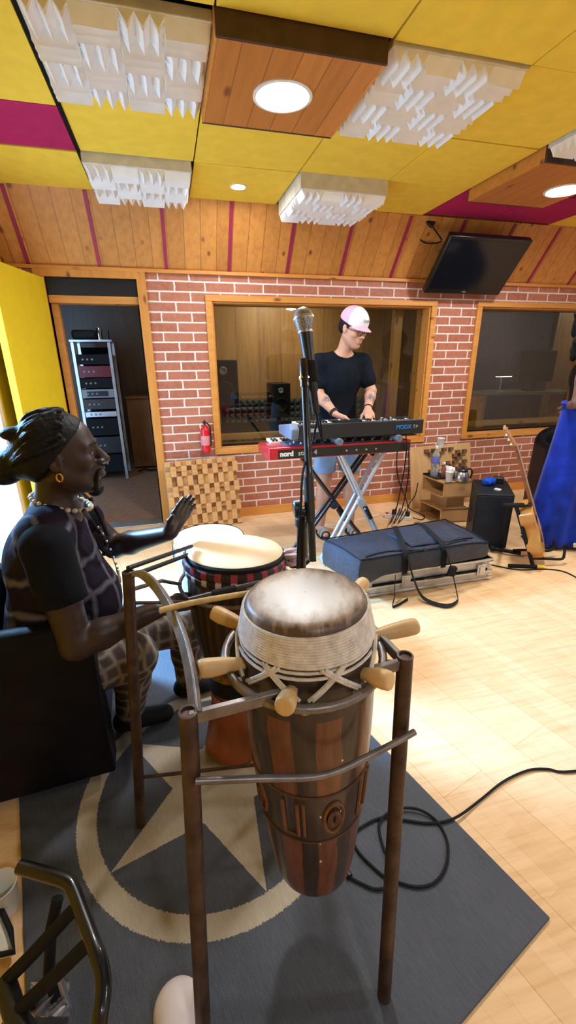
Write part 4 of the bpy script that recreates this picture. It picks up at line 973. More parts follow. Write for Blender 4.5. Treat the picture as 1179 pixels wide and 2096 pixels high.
# ================================================================== flight case and soft bag
fc = thing('flight_case', 'silver edged flat flight case under the soft bag', 'flight case', (1.5, 2.33, 0))
MB().box(1.06, 1.965, 2.16, 2.52, .012, .155).build('body', mat('pale_case_panel', (.52, .49, .46), .4), fc, bevel=.004)
g = MB()
for z in (.0, .05, .135): g.box(1.05, 1.975, 2.152, 2.53, z+.005, z+.022)
for z in (.0, .05, .135): MB().box(1.05, 1.975, 2.152, 2.53, z+.005, z+.02).build('edge_rail', M['metal'], fc, bevel=.002)
MB().box(1.1, 1.93, 2.148, 2.153, .076, .092).build('groove', M['dark'], fc)
for x in (1.052, 1.945):
    for z in (.018, .13): MB().ball((x+.015, 2.165, z), (.026, .02, .024), 14, 10).build('corner', M['chrome'], fc)
for x in (1.85, 1.3): MB().box(x, x+.06, 2.142, 2.153, .05, .125).box(x+.015, x+.045, 2.136, 2.142, .06, .11).build('latch', M['metal'], fc, bevel=.002)
MB().tube(bez([(1.45, 2.148, .09), (1.46, 2.125, .095), (1.52, 2.12, .095), (1.58, 2.125, .095), (1.59, 2.148, .09)], 5), .008, 8).build('handle', M['black'], fc)
bg = thing('keyboard_bag', 'soft black instrument bag lying on the flight case', 'bag', (1.4, 2.3, .16))
A, B_, C_, D_ = V((.98, 2.085, 0)), V((1.91, 2.15, 0)), V((1.86, 2.56, 0)), V((.875, 2.43, 0))
rb = random.Random(2)
bagm, N__, L__, b__ = _new('bag_nylon')
n1 = noise(bagm, coords(bagm), 5.5, 4, .55); n2 = noise(bagm, coords(bagm), 420, 2)
lk(bagm, ramp(bagm, n1, [(.3, (.007, .012, .024)), (.7, (.018, .030, .062))]), b__.inputs['Base Color']); b__.inputs['Roughness'].default_value = .42; b__.inputs['Sheen Weight'].default_value = .05
bump(bagm, b__, mth(bagm, 'ADD', n1, mth(bagm, 'MULTIPLY', n2, .08)), .9, .04)
def bagtop(u, v):
    p = A.lerp(B_, u).lerp(D_.lerp(C_, u), v)
    z = .306-.012*u+.012*math.sin(u*7+v*3)*v*(1-v)*4-.02*(max(0, u-.8)/.2)**2*(1-v)
    return V((p.x, p.y, z+.014*math.sin(PI*u)*math.sin(PI*v)))
def bagpt(u, v, w):
    t = bagtop(u, v); zb = .10+.062*min(1, u*6)
    bulge = .014*math.sin(PI*w)
    c = V((1.4, 2.3, 0)); d = V((t.x-c.x, t.y-c.y, 0)).normalized()
    return V((t.x, t.y, zb+(t.z-zb)*w))+d*bulge
g = MB(); NU, NV, NW = 36, 16, 6
g.grid(lambda u, v: bagtop(u, v), NU, NV)
per = [(k/NU, 0) for k in range(NU)]+[(1, k/NV) for k in range(NV)]+[(1-k/NU, 1) for k in range(NU)]+[(0, 1-k/NV) for k in range(NV)]
o = len(g.v); n = len(per)
for j in range(NW+1):
    for (u, v) in per: g.v.append(bagpt(u, v, j/NW))
for j in range(NW):
    for k in range(n): g.f.append((o+j*n+k, o+j*n+(k+1) % n, o+(j+1)*n+(k+1) % n, o+(j+1)*n+k)); g.m.append(0)
g.f.append(tuple(o+k for k in reversed(range(n)))); g.m.append(0)
bo = g.build('bag_body', bagm, bg, ang=1.2)
bmm = bmesh.new(); bmm.from_mesh(bo.data); bmesh.ops.remove_doubles(bmm, verts=bmm.verts, dist=.0015); bmesh.ops.recalc_face_normals(bmm, faces=bmm.faces); bmm.to_mesh(bo.data); bmm.free()
bs = bo.modifiers.new('subdivision', 'SUBSURF'); bs.levels = bs.render_levels = 1
pip = [bagtop(u, v)+V((0, 0, .001)) for u, v in per]
MB().tube(pip, .0045, 8, closed=True).build('piping', M['rubber'], bg)
zl = [bagtop(.05+.8*k/14, .06+.05*math.sin(k*.6))+V((0, 0, .004)) for k in range(15)]
MB().ribbon(zl, .012, V((0, 1, .1)), .004).build('zip', M['black'], bg)
def flap(u, v):
    p = bagtop(.42+.5*u, .14+.72*v); e = min(u, 1-u, v, 1-v)
    return p+V((0, 0, .006+.016*min(1, e*6)+.004*math.sin(9*u+5*v)))
MB().grid(flap, 18, 10).build('front_pocket', bagm, bg, solid=.006)
def strapline(u0): return [bagtop(u0-.16*v, v)+V((0, 0, .010)) for v in (.98, .8, .6, .4, .2, .05)]
for u0, u1, off in ((.55, .32, 0), (.72, .62, 0)):
    pts = [bagtop(u1+(u0-u1)*v, v)+V((0, 0, .012+.014*(1 if u0 > .6 and .14 < v < .86 else .4))) for v in (.95, .75, .5, .25, .06)]
    e = bagtop(u1, 0); pts += [e+V((0, -.014, -.02)), e+V((0, -.02, -.08)), e+V((0, -.02, -.13))]
    MB().ribbon(bez(pts, 4), .036, V((1, .1, 0)), .004).build('strap', M['rubber'], bg)
ha, hb = bagtop(.33, 0)+V((0, -.026, -.02)), bagtop(.62, 0)+V((0, -.026, .0))
lp_ = bez([ha, ha+V((.03, -.03, -.12)), V((1.38, 2.02, .03)), V((1.47, 1.93, .012)), V((1.57, 1.95, .012)), V((1.62, 2.03, .03)), hb+V((.03, -.035, -.12)), hb], 8)
MB().ribbon(lp_, .034, [V((.5, .8, .1))]*len(lp_), .004).build('carry_handle', M['rubber'], bg)
MB().obox(lp_[len(lp_)*5//6], (.05, .03, .07), Matrix.Rotation(.3, 3, 'Y')).build('handle_wrap', M['blackmatt'], bg, bevel=.01)
MB().obox(bagtop(.48, .02)+V((0, -.008, .004)), (.03, .012, .02)).build('buckle', M['black'], bg, bevel=.003)
tl = bez([bagtop(.25, 0)+V((0, -.02, -.13)), V((1.2, 2.05, .05)), V((1.17, 2.0, .012)), V((1.3, 2.06, .010))], 5)
MB().ribbon(tl, .022, [V((.4, .8, .2))]*len(tl), .004).build('loose_strap', M['rubber'], bg)
# ================================================================== black amplifier cabinet with things on it
am = thing('amplifier_cabinet', 'black upright amplifier cabinet between bag and guitar', 'amplifier', (2.4, 2.75, 0))
a_, b_ = V((2.15, 2.62, 0)), V((2.40, 2.515, 0)); dv = V((.235, .365, 0)); z = .445
MB().hexa([a_+V((0, 0, .015)), b_+V((0, 0, .015)), b_+dv+V((0, 0, .015)), a_+dv+V((0, 0, .015))], [p+V((0, 0, z)) for p in (a_, b_, b_+dv, a_+dv)]).build('cabinet', mat('black_vinyl', (.008, .009, .012), .5, spec=.3, bmp=.3, bs=300), am, bevel=.008)
fd = (b_-a_).normalized(); fn_ = V((fd.y, -fd.x, 0))
p0, p1 = a_+fd*.014+fn_*.001, b_-fd*.014+fn_*.001
MB().hexa([p0+fn_*.006+V((0, 0, .03)), p1+fn_*.006+V((0, 0, .03)), p1+V((0, 0, .03)), p0+V((0, 0, .03))], [p0+fn_*.006+V((0, 0, z-.014)), p1+fn_*.006+V((0, 0, z-.014)), p1+V((0, 0, z-.014)), p0+V((0, 0, z-.014))]).build('grille_cloth', mat('navy_grille', (.013, .018, .028), .7, spec=.25, bmp=.3, bs=500), am, bevel=.003)
for q in (a_+fd*.03, b_-fd*.03, a_+dv+fd*.03, b_+dv-fd*.03): MB().lathe([(.014, 0), (.018, .016)], (q.x+dv.x*.02, q.y+dv.y*.02, 0), seg=12).build('foot', M['rubber'], am)
MB().ribbon(bez([a_+dv*.3+V((-.006, 0, .30)), a_+dv*.35+V((-.03, -.01, .25)), a_+dv*.45+V((-.012, -.01, .16))], 6), .025, V((.5, .8, 0)), .004).build('side_handle', M['rubber'], am)
sp1 = a_+fd*.11+dv*.62
cl = MB().ball(sp1+V((0, 0, z+.03)), (.055, .04, .032), 18, 12)
for i, v in enumerate(cl.v): cl.v[i] = v+V((.006*math.sin(v.y*190), .006*math.sin(v.x*170), .005*math.sin(v.x*150+v.y*120)))
tag(cl.build('cleaning_cloth', mat('bright_blue_cloth', (.015, .09, .55), .8, bmp=.3)), 'crumpled bright blue cloth on top of the black amplifier cabinet', 'cloth')
sp2 = a_+fd*.19+dv*.78
tag(MB().obox(sp2+V((0, 0, z+.026)), (.06, .08, .05), Matrix.Rotation(.9, 3, 'Z')).build('pedal', M['black'], bevel=.008), 'small black box behind the blue cloth on the amplifier', 'pedal')
sp3 = a_+fd*.16+dv*.26
tag(MB().obox(sp3+V((0, 0, z+.008)), (.03, .045, .014), Matrix.Rotation(.3, 3, 'Z')).build('tag_card', M['white'], bevel=.003), 'small white tag in front of the blue cloth on the amplifier', 'tag')
# ================================================================== low wooden shelf with refreshments
sh = thing('low_shelf', 'stepped wooden box shelf holding the coffee things', 'shelf', (2.36, 3.3, 0))
wb_ = mat('warm_mdf', (.52, .3, .12), .5, var=.1, vs=8)
sA, sB = V((2.245, 3.155, 0)), V((2.515, 3.12, 0)); sd = V((-.035, .30, 0))
def sbox(zb, zt, off):
    t = .014; g = MB(); d = off
    P = [sA+d, sB+d, sB+sd+d, sA+sd+d]
    for z_ in (zb, zt-t): MB_ = g.hexa([p+V((0, 0, z_)) for p in P], [p+V((0, 0, z_+t)) for p in P])
    f2 = sd.normalized()*t; r2 = (sB-sA).normalized()*t
    g.hexa([P[0]+V((0, 0, zb)), P[1]+V((0, 0, zb)), P[1]+f2+V((0, 0, zb)), P[0]+f2+V((0, 0, zb))], [P[0]+V((0, 0, zt)), P[1]+V((0, 0, zt)), P[1]+f2+V((0, 0, zt)), P[0]+f2+V((0, 0, zt))])
    g.hexa([P[3]-f2+V((0, 0, zb)), P[2]-f2+V((0, 0, zb)), P[2]+V((0, 0, zb)), P[3]+V((0, 0, zb))], [P[3]-f2+V((0, 0, zt)), P[2]-f2+V((0, 0, zt)), P[2]+V((0, 0, zt)), P[3]+V((0, 0, zt))])
    g.hexa([P[1]-r2+V((0, 0, zb)), P[1]+V((0, 0, zb)), P[2]+V((0, 0, zb)), P[2]-r2+V((0, 0, zb))], [P[1]-r2+V((0, 0, zt)), P[1]+V((0, 0, zt)), P[2]+V((0, 0, zt)), P[2]-r2+V((0, 0, zt))])
    return g
sbox(.0, .128, V((0, 0, 0))).build('lower_box', wb_, sh, smooth=False); sbox(.236, .378, V((0, 0, 0))).build('upper_box', wb_, sh, smooth=False)
MB().hexa([p+V((0, 0, .128)) for p in (sA.lerp(sB, .35)+sd*.25, sB+sd*.25-V((.01, 0, 0)), sB+sd*.98-V((.01, 0, 0)), sA.lerp(sB, .35)+sd*.98)], [p+V((0, 0, .236)) for p in (sA.lerp(sB, .35)+sd*.25, sB+sd*.25-V((.01, 0, 0)), sB+sd*.98-V((.01, 0, 0)), sA.lerp(sB, .35)+sd*.98)]).build('core', wb_, sh, smooth=False)
zs = .379
def on_shelf(u, v): return sA.lerp(sB, u)+sd*v+V((0, 0, zs))
ty = thing('serving_tray', 'black serving tray under the bottle and plastic wrap', 'tray', on_shelf(.5, .68))
c4 = [on_shelf(.0, .36), on_shelf(1., .42), on_shelf(1., .98), on_shelf(.0, .98)]
MB().hexa(c4, [p+V((0, 0, .006)) for p in c4]).build('tray_base', M['black'], ty, bevel=.002)
g = MB().tube([p+V((0, 0, .012)) for p in c4], .008, 8, closed=True); g.build('tray_rim', M['black'], ty)
clear, N__, L__, b__ = _new('clear_plastic'); b__.inputs['Base Color'].default_value = (.86, .9, .95, 1); b__.inputs['Roughness'].default_value = .08; b__.inputs['Transmission Weight'].default_value = .75; b__.inputs['IOR'].default_value = 1.2
bt = on_shelf(.18, .72)+V((0, 0, .007)); bo_ = thing('water_bottle', 'clear plastic water bottle with blue label on the tray', 'bottle', bt)
MB().lathe([(.03, 0), (.035, .006), (.035, .03), (.033, .035), (.035, .04), (.035, .075), (.033, .08), (.035, .085), (.035, .18), (.03, .205), (.016, .235), (.0125, .245), (.0125, .255)], bt, seg=24).build('bottle_body', clear, bo_)
MB().lathe([(.0355, .12), (.0358, .121), (.0358, .175), (.0355, .176)], bt, seg=24, cap=False).build('label', mat('blue_label', (.12, .16, .62), .5), bo_)
MB().lathe([(.014, .255), (.014, .275), (.012, .277)], bt, seg=18).build('cap', M['white'], bo_)
b2 = on_shelf(.42, .62)+V((0, 0, .007)); b2o = thing('brown_bottle', 'small reddish brown bottle beside the water bottle', 'bottle', b2)
MB().lathe([(.02, 0), (.022, .004), (.022, .075), (.01, .1), (.01, .115)], b2, seg=18).build('bottle_body', mat('brown_glass', (.3, .09, .05), .15), b2o)
MB().lathe([(.0112, .113), (.0112, .13), (.01, .132)], b2, seg=14).build('cap', M['white'], b2o)
def cup(c, label, s=1., group=None):
    t = thing('paper_cup', label, 'cup', c)
    MB().lathe([(.001, .003), (.024*s, .003), (.026*s, 0), (.0275*s, .004), (.035*s, .084*s), (.037*s, .086*s), (.036*s, .088*s), (.0345*s, .086*s), (.0255*s, .006), (.001, .006)], c, seg=24, cap=False).build('cup_wall', mat('paper_white', (.78, .77, .73), .55, var=.03), t)
    return t
cup(on_shelf(.24, .14), 'white paper cup at the front of the shelf beside the coffee pot')
cup(V((2.455, 3.59, .598)), 'white paper cup on top of the pale wooden diffuser')
cpo = on_shelf(.66, .13); cpt = thing('coffee_pot', 'steel coffee pot with black lid at the front of the shelf', 'coffee pot', cpo)
MB().lathe([(.045, 0), (.058, .005), (.062, .03), (.058, .06), (.044, .085), (.042, .088)], cpo, seg=28).build('pot_body', mat('steel_pot', (.6, .58, .55), .25, .9, var=.05), cpt)
MB().lathe([(.045, .086), (.046, .1), (.035, .112), (.012, .116), (.012, .126), (.001, .128)], cpo, seg=24).build('lid', M['black'], cpt)
MB().tube(bez([cpo+V((.04, .005, .1)), cpo+V((.085, 0, .1)), cpo+V((.1, 0, .06)), cpo+V((.085, 0, .015))], 6), .008, 8).build('handle', M['black'], cpt)
pk = MB().ball(on_shelf(.62, .72)+V((0, 0, .05)), (.075, .06, .042), 20, 12)
for i, v in enumerate(pk.v): pk.v[i] = v+V((.008*math.sin(v.z*160+v.y*90), .008*math.sin(v.x*140), .008*math.sin(v.x*120+v.y*80)))
tag(pk.build('plastic_package', mat('whitish_film', (.72, .7, .68), .25), ang=.4), 'crumpled whitish plastic package behind the coffee pot', 'package')
# ================================================================== acoustic guitar on its stand
U = V((-.415, .06, .90)).normalized(); N0 = V((.70, -.66, .27)); N0 = (N0-U*N0.dot(U)).normalized(); Wd = U.cross(N0)
gb0 = V((2.535, 2.30, .085)); gt = thing('acoustic_guitar', 'honey coloured acoustic guitar leaning on a black stand', 'guitar', gb0)
out = [(0, .0), (.09, .004), (.15, .03), (.185, .09), (.19, .14), (.175, .20), (.14, .245), (.122, .285), (.125, .325), (.14, .37), (.142, .405), (.125, .445), (.085, .468), (.035, .475)]
out = [(x*.88, y*.84) for x, y in out]
pts2 = [(x, y) for x, y in out]+[(-x, y) for x, y in reversed(out[1:])]
crv = []
for i in range(len(pts2)):
    a_, b_, c_, d_ = [V((pts2[(i+k) % len(pts2)][0], pts2[(i+k) % len(pts2)][1], 0)) for k in (-1, 0, 1, 2)]
    for k in range(4):
        t = k/4; crv.append(.5*((2*b_)+(c_-a_)*t+(2*a_-5*b_+4*c_-d_)*t*t+(3*b_-a_-3*c_+d_)*t**3))
def GM(x, y, z): return gb0+Wd*x+U*y+N0*z
gm = Matrix(((Wd.x, U.x, N0.x, gb0.x), (Wd.y, U.y, N0.y, gb0.y), (Wd.z, U.z, N0.z, gb0.z), (0, 0, 0, 1)))
honey = mat('honey_spruce', (.66, .33, .075), .3, var=.1, vs=30, coat=.4); maho = mat('mahogany', (.25, .075, .025), .35, var=.2)
MB().prism([(p.x, p.y) for p in crv], .088, gm @ Matrix.Translation((0, 0, -.088))).build('body', mat('honey_side', (.52, .23, .05), .3, coat=.4), gt, bevel=.003)
MB().prism([(p.x*1.006, p.y*1.004-.001) for p in crv], .004, gm).build('soundboard', honey, gt, bevel=.001)
MB().lathe([(.044, .0005), (.044, .0012), (.001, .0013)], GM(0, .275, .004), N0, 32).build('sound_hole', M['dark'], gt)
g = MB().hexa([GM(-.07, .11, .0035), GM(.07, .11, .0035), GM(.07, .135, .0035), GM(-.07, .135, .0035)], [GM(-.07, .11, .012), GM(.07, .11, .012), GM(.07, .135, .012), GM(-.07, .135, .012)]); g.build('bridge', mat('dark_rosewood', (.05, .02, .012), .5), gt, bevel=.003)
MB().hexa([GM(-.028, .34, -.014), GM(.028, .34, -.014), GM(.028, .34, .006), GM(-.028, .34, .006)], [GM(-.022, .86, -.014), GM(.022, .86, -.014), GM(.022, .86, .004), GM(-.022, .86, .004)]).build('neck', maho, gt, bevel=.006)
MB().hexa([GM(-.027, .32, .0055), GM(.027, .32, .0055), GM(.027, .32, .012), GM(-.027, .32, .012)], [GM(-.0215, .86, .0045), GM(.0215, .86, .0045), GM(.0215, .86, .009), GM(-.0215, .86, .009)]).build('fretboard', mat('pale_fretboard', (.35, .19, .09), .4), gt, bevel=.001)
MB().hexa([GM(-.025, .86, -.014), GM(.025, .86, -.014), GM(.025, .86, .004), GM(-.025, .86, .004)], [GM(-.036, 1.0, -.045), GM(.036, 1.0, -.045), GM(.036, 1.0, -.03), GM(-.036, 1.0, -.03)]).build('headstock', mat('headstock_wood', (.42, .2, .08), .4), gt, bevel=.003)
for s_ in (-1, 1):
    for k in range(3):
        c = GM(s_*.034, .895+.035*k, -.02-.006*k); MB().tube([c, c+Wd*s_*.024], .003, 8).ball(c+Wd*s_*.03, (.008, .008, .006), 10, 8).build('tuning_peg', mat('cream_peg', (.7, .6, .45), .35), gt)
for k in range(6):
    x = -.018+.0072*k; MB().tube([GM(x*1.2, .122, .0125), GM(x, .86, .0105)], .0007, 5).build('string', M['metal'], gt)
gs = thing('guitar_stand', 'black folding guitar stand with a yellow tipped foot', 'guitar stand', (2.4, 2.25, 0))
T0 = V((2.245, 2.33, .44)); 
MB().tube([T0, V((2.37, 2.215, .02))], .0135, 12).build('leg', M['blackmatt'], gs)
MB().tube([T0+V((-.035, .03, 0)), V((2.36, 2.52, .02))], .012, 12).build('leg', M['blackmatt'], gs)
MB().tube([T0+V((-.07, .04, -.005)), T0+V((.045, -.02, .005))], .017, 12).tube(bez([T0+V((.04, -.02, 0)), T0+V((.075, -.045, .01)), T0+V((.1, -.01, .012))], 5), .009, 10).build('neck_yoke', M['rubber'], gs)
MB().tube([HH(1041, 1158, .014), HH(1098, 1160, .014)], .0135, 12).build('foot_bar', M['blackmatt'], gs)
yt = HH(1098, 1160, .014); yd = (yt-HH(1041, 1158, .014)).normalized()
MB().tube([yt, yt+yd*.05], .016, 12).build('yellow_tip', mat('yellow_tip', (.75, .5, .03), .4), gs)
MB().tube([V((2.275, 2.515, .03)), V((2.415, 2.38, .03))], .0145, 12).ball(V((2.275, 2.515, .03)), .022, 14, 10).build('cross_bar', M['blackmatt'], gs)
MB().tube(bez([V((2.385, 2.25, .055)), V((2.50, 2.22, .05)), V((2.60, 2.2, .045)), V((2.63, 2.215, .075)), V((2.64, 2.23, .115))], 6), .0095, 10).build('body_arm', M['rubber'], gs)
MB().tube(bez([V((2.36, 2.40, .055)), V((2.5, 2.37, .052)), V((2.62, 2.33, .05)), V((2.655, 2.335, .08)), V((2.66, 2.34, .12))], 6), .0095, 10).build('body_arm', M['rubber'], gs)
gc = bez([HH(1006, 1156, .005), HH(1060, 1166, .005), HH(1120, 1165, .005), HH(1160, 1172, .005), HH(1200, 1195, .005)], 8)
tag(MB().tube(gc, .0045, 8).build('instrument_cable', M['rubber']), 'thin black cable on the floor in front of the guitar stand', 'cable')
rs = thing('floor_stand', 'black floor stand foot with a chrome bracket beside the blue skirt', 'stand', (2.9, 2.36, 0))
MB().tube([V((2.72, 2.42, .035)), V((3.05, 2.33, .035))], .014, 12).build('foot_bar', M['blackmatt'], rs)
MB().tube([V((2.98, 2.35, .035)), V((3.02, 2.34, .3))], .012, 12).build('post', M['blackmatt'], rs)
MB().obox((2.9, 2.35, .055), (.09, .05, .03), Matrix.Rotation(-.25, 3, 'Z')).ball((2.87, 2.345, .07), (.025, .02, .014), 12, 8).build('chrome_bracket', M['chrome'], rs, bevel=.008)
# ================================================================== black tub armchairs
def tub_chair(loc, rz, label, h=.66, back=.76, cat='armchair'):
    """tub armchair: outer wall curves round the back, facing local +x"""
    t = thing('tub_armchair', label, cat, loc, rz, None); W = WM[t.name]
    def P(x, y, z): return W @ V((x, y, z))
    def rail(s):  # s 0..1 round the U
        if s < .25: k = s/.25; return V((.33-.36*k, -.31, 0)), 0.
        if s > .75: k = (1-s)/.25; return V((.33-.36*k, .31, 0)), 0.
        a = PI*(s-.25)/.5; return V((-.03-.31*math.sin(a), -.31*math.cos(a), 0)), math.sin(a)
    n = 36; g = MB(); vs = []
    sec = [(.0, .06), (.0, .0), (.02, 1.0), (.06, 1.03), (.1, 1.0), (.105, .42)]
    for i in range(n+1):
        p, b = rail(i/n); c = V((0, 0, 0)); inw = (V((-.03 if p.x < -.03 else p.x, 0, 0))-p).normalized()
        H_ = h+(back-h)*b
        ring = [(0, .05), (-.004, .25), (0, .5), (.004, H_-.04), (.02, H_-.008), (.05, H_), (.082, H_-.01), (.098, H_-.05), (.1, .38), (.1, .05)]
        for o_, z_ in ring: q = p+inw*o_; g.v.append(P(q.x, q.y, z_))
    k = 10
    for i in range(n):
        for j in range(k): g.f.append((i*k+j, (i+1)*k+j, (i+1)*k+(j+1) % k, i*k+(j+1) % k)); g.m.append(0)
    g.f.append(tuple(range(k))); g.f.append(tuple(reversed([n*k+j for j in range(k)]))); g.m += [0, 0]
    g.build('shell', M['leather'], t, bevel=.008, ang=1.0)
    poly = [(.31, -.205), (.31, .205), (-.03, .205)]+[(-.03-.205*math.sin(a), .205*math.cos(a)) for a in [PI*q/12 for q in range(1, 12)]]+[(-.03, -.205)]
    MB().prism(poly, .105, W @ Matrix.Translation((0, 0, .235))).build('seat_cushion', M['leather'], t, bevel=.03, seg=3)
    MB().prism(poly, .16, W @ Matrix.Translation((0, 0, .075))).build('seat_base', M['leather'], t, bevel=.004)
    for x, y in ((.27, -.24), (.27, .24), (-.2, -.2), (-.2, .2)): MB().lathe([(.018, 0), (.024, .06)], P(x, y, 0), seg=12).build('foot', M['black'], t)
    return t
tub_chair((-.66, 1.53, 0), R(4), 'black leather tub armchair holding the seated drummer at the left edge', .655, .74)
tub_chair((3.42, 3.02, 0), R(-120), 'black leather tub armchair behind the blue skirt at right', .70, .80)
cu_ = MB().obox((3.28, 2.95, .60), (.22, .03, .3), Matrix.Rotation(-.4, 3, 'Z') @ Matrix.Rotation(.3, 3, 'X'))
tag(cu_.build('white_paper', M['white'], bevel=.01), 'white folded garment in the armchair beside the blue skirt', 'garment')
# ================================================================== things near the camera
kl = [(1179, 1578), (1120, 1574), (1080, 1577), (1030, 1600), (980, 1640), (930, 1675), (880, 1685), (830, 1679), (785, 1673), (745, 1690), (722, 1712), (735, 1745), (775, 1785), (800, 1800), (850, 1815), (890, 1806), (914, 1770), (915, 1720), (893, 1680), (860, 1658), (825, 1654), (793, 1665), (776, 1690), (785, 1735), (803, 1775), (800, 1810), (770, 1820), (735, 1806), (716, 1795)]
pts = bez([V((1.75, .80, .006))]+[V((p.x, p.y, p.z)) for p in [HH(x, y, .006 if i < 5 else .0145+(.006 if i in (19, 20, 21, 24) else 0)) for i, (x, y) in enumerate(kl)]], 5)
ca = thing('instrument_cable', 'looped black cable with a plug on the rug right of the stand', 'cable', pts[-1])
MB().tube(pts, .0042, 8).build('cable', M['rubber'], ca)
pe = pts[-1]; pd_ = V((-.01, .055, 0))
MB().tube([pe, pe+pd_], .0095, 12).build('plug', M['black'], ca)
MB().tube([pe+pd_, pe+pd_*1.6], .003, 8).build('plug_tip', M['metal'], ca)
c0 = V((-.565, .925, 0)); cup(c0, 'white paper cup standing on the floor at the left edge', 1.15)
# white trainer at the bottom edge
sc_ = V((-.115, .50, RG)); tr_ = thing('trainer', 'white trainer toe on the rug at the bottom edge by the left stand leg', 'shoe', sc_)
def shoe(t, c, d, m_up, m_sole, s=1.):
    d = V(d).normalized(); w = V((d.y, -d.x, 0))
    def outl(k, n, ex): a = 2*PI*k/n; L = .145*s; return c+d*(L*math.cos(a)*1.0)+w*((.05+.008*math.cos(a))*s*math.sin(a)*ex)
    n = 32; g = MB()
    for z, ex in ((0, 1.0), (.004, 1.06), (.024, 1.06), (.028, 1.0)): g.v += [outl(k, n, ex)+V((0, 0, z*s)) for k in range(n)]
    for j in range(3): g.f += [(j*n+k, j*n+(k+1) % n, (j+1)*n+(k+1) % n, (j+1)*n+k) for k in range(n)]
    g.f += [tuple(reversed(range(n))), tuple(3*n+k for k in range(n))]; g.m = [0]*len(g.f)
    g.build('sole', m_sole, t, ang=.9)
    S = Sdf(c-V((.2, .2, .0)), c+V((.2, .2, .2)), .006)
    S.cap(c+d*.09*s+V((0, 0, .04*s)), c-d*.09*s+V((0, 0, .05*s)), .046*s, .045*s, .02); S.ell(c+d*.085*s+V((0, 0, .045*s)), (.055*s, .05*s, .042*s), None, .02)
    S.cap(c-d*.06*s+V((0, 0, .05*s)), c-d*.07*s+V((0, 0, .1*s)), .046*s, .042*s, .02); S.plane(c+V((0, 0, .02*s)), (0, 0, -1)); S.plane(c+V((0, 0, .115*s)), (0, 0, 1))
    S.build('upper', m_up, t)
shoe(tr_, sc_, (.05, 1, 0), mat('white_pink_canvas', (.78, .68, .66), .7, var=.06), mat('cream_sole', (.72, .66, .42), .6), .95)
# black tubular stand in the near left corner
bt_ = thing('folded_stand', 'black tubular folded stand in the near left corner', 'stand', HH(120, 1990, 0))
q = [HH(40, 1774, .36), HH(90, 1788, .36), HH(135, 1803, .355), HH(150, 1822, .35), HH(172, 1880, .345), HH(196, 1945, .34), HH(208, 1980, .33), HH(212, 2030, .32), HH(204, 2096, .3), HH(200, 2200, .2), HH(196, 2260, .02)]
MB().tube(bez(q, 5), .0145, 14).build('main_tube', M['blackmetal'], bt_)
MB().tube([HH(160, 1852, .345), HH(60, 1960, .26), HH(10, 2010, .2)], .0135, 12).build('cross_tube', M['blackmatt'], bt_)
MB().tube([HH(186, 1925, .34), HH(100, 2010, .26), HH(30, 2075, .2)], .0135, 12).build('cross_tube', M['blackmatt'], bt_)
MB().tube([HH(118, 1838, .25), HH(105, 1900, .2), HH(100, 1990, .1), HH(120, 2060, .03)], .0125, 12).build('rear_leg', M['blackmatt'], bt_)
MB().tube([HH(10, 2010, .2), HH(30, 2075, .2), HH(60, 2130, .2)], .02, 12).build('hub', M['black'], bt_)
MB().tube([HH(30, 2075, .2), HH(-10, 2140, .02)], .0125, 12).build('rear_leg', M['blackmatt'], bt_)
MB().tube([HH(122, 2000, .12), HH(140, 2062, .03)], .007, 10).build('chrome_rod', M['metal'], bt_)
cr = MB()
rr_ = random.Random(8)
def crum(u, v):
    p = HH(62+80*u, 2010+70*v, .02+.04*math.sin(u*9+v*7)**2+.03*v); return p
tag(MB().grid(crum, 9, 7).build('plastic_wrapper', mat('silvery_wrapper', (.5, .48, .5), .18, .5), smooth=False, solid=.002), 'crumpled shiny wrapper on the rug under the black folded stand', 'wrapper')
bgx = thing('pale_bag', 'pale bag with black edging on the floor at the near left edge', 'bag', HH(5, 1925, 0))
pp = [HH(-40, 1858, .06), HH(5, 1868, .05), HH(22, 1905, .04), HH(30, 1950, .03), HH(-40, 1965, .03)]
MB().hexa([V((p.x, p.y, .006)) for p in (pp[4], pp[3], pp[1], pp[0])], [pp[4], pp[3], pp[1], pp[0]]).build('bag_body', mat('pale_canvas', (.66, .66, .6), .7), bgx, bevel=.012)
MB().tube([p+V((0, 0, .004)) for p in (pp[0], pp[1], pp[2], pp[3], pp[4])], .007, 10).build('edging', M['rubber'], bgx)
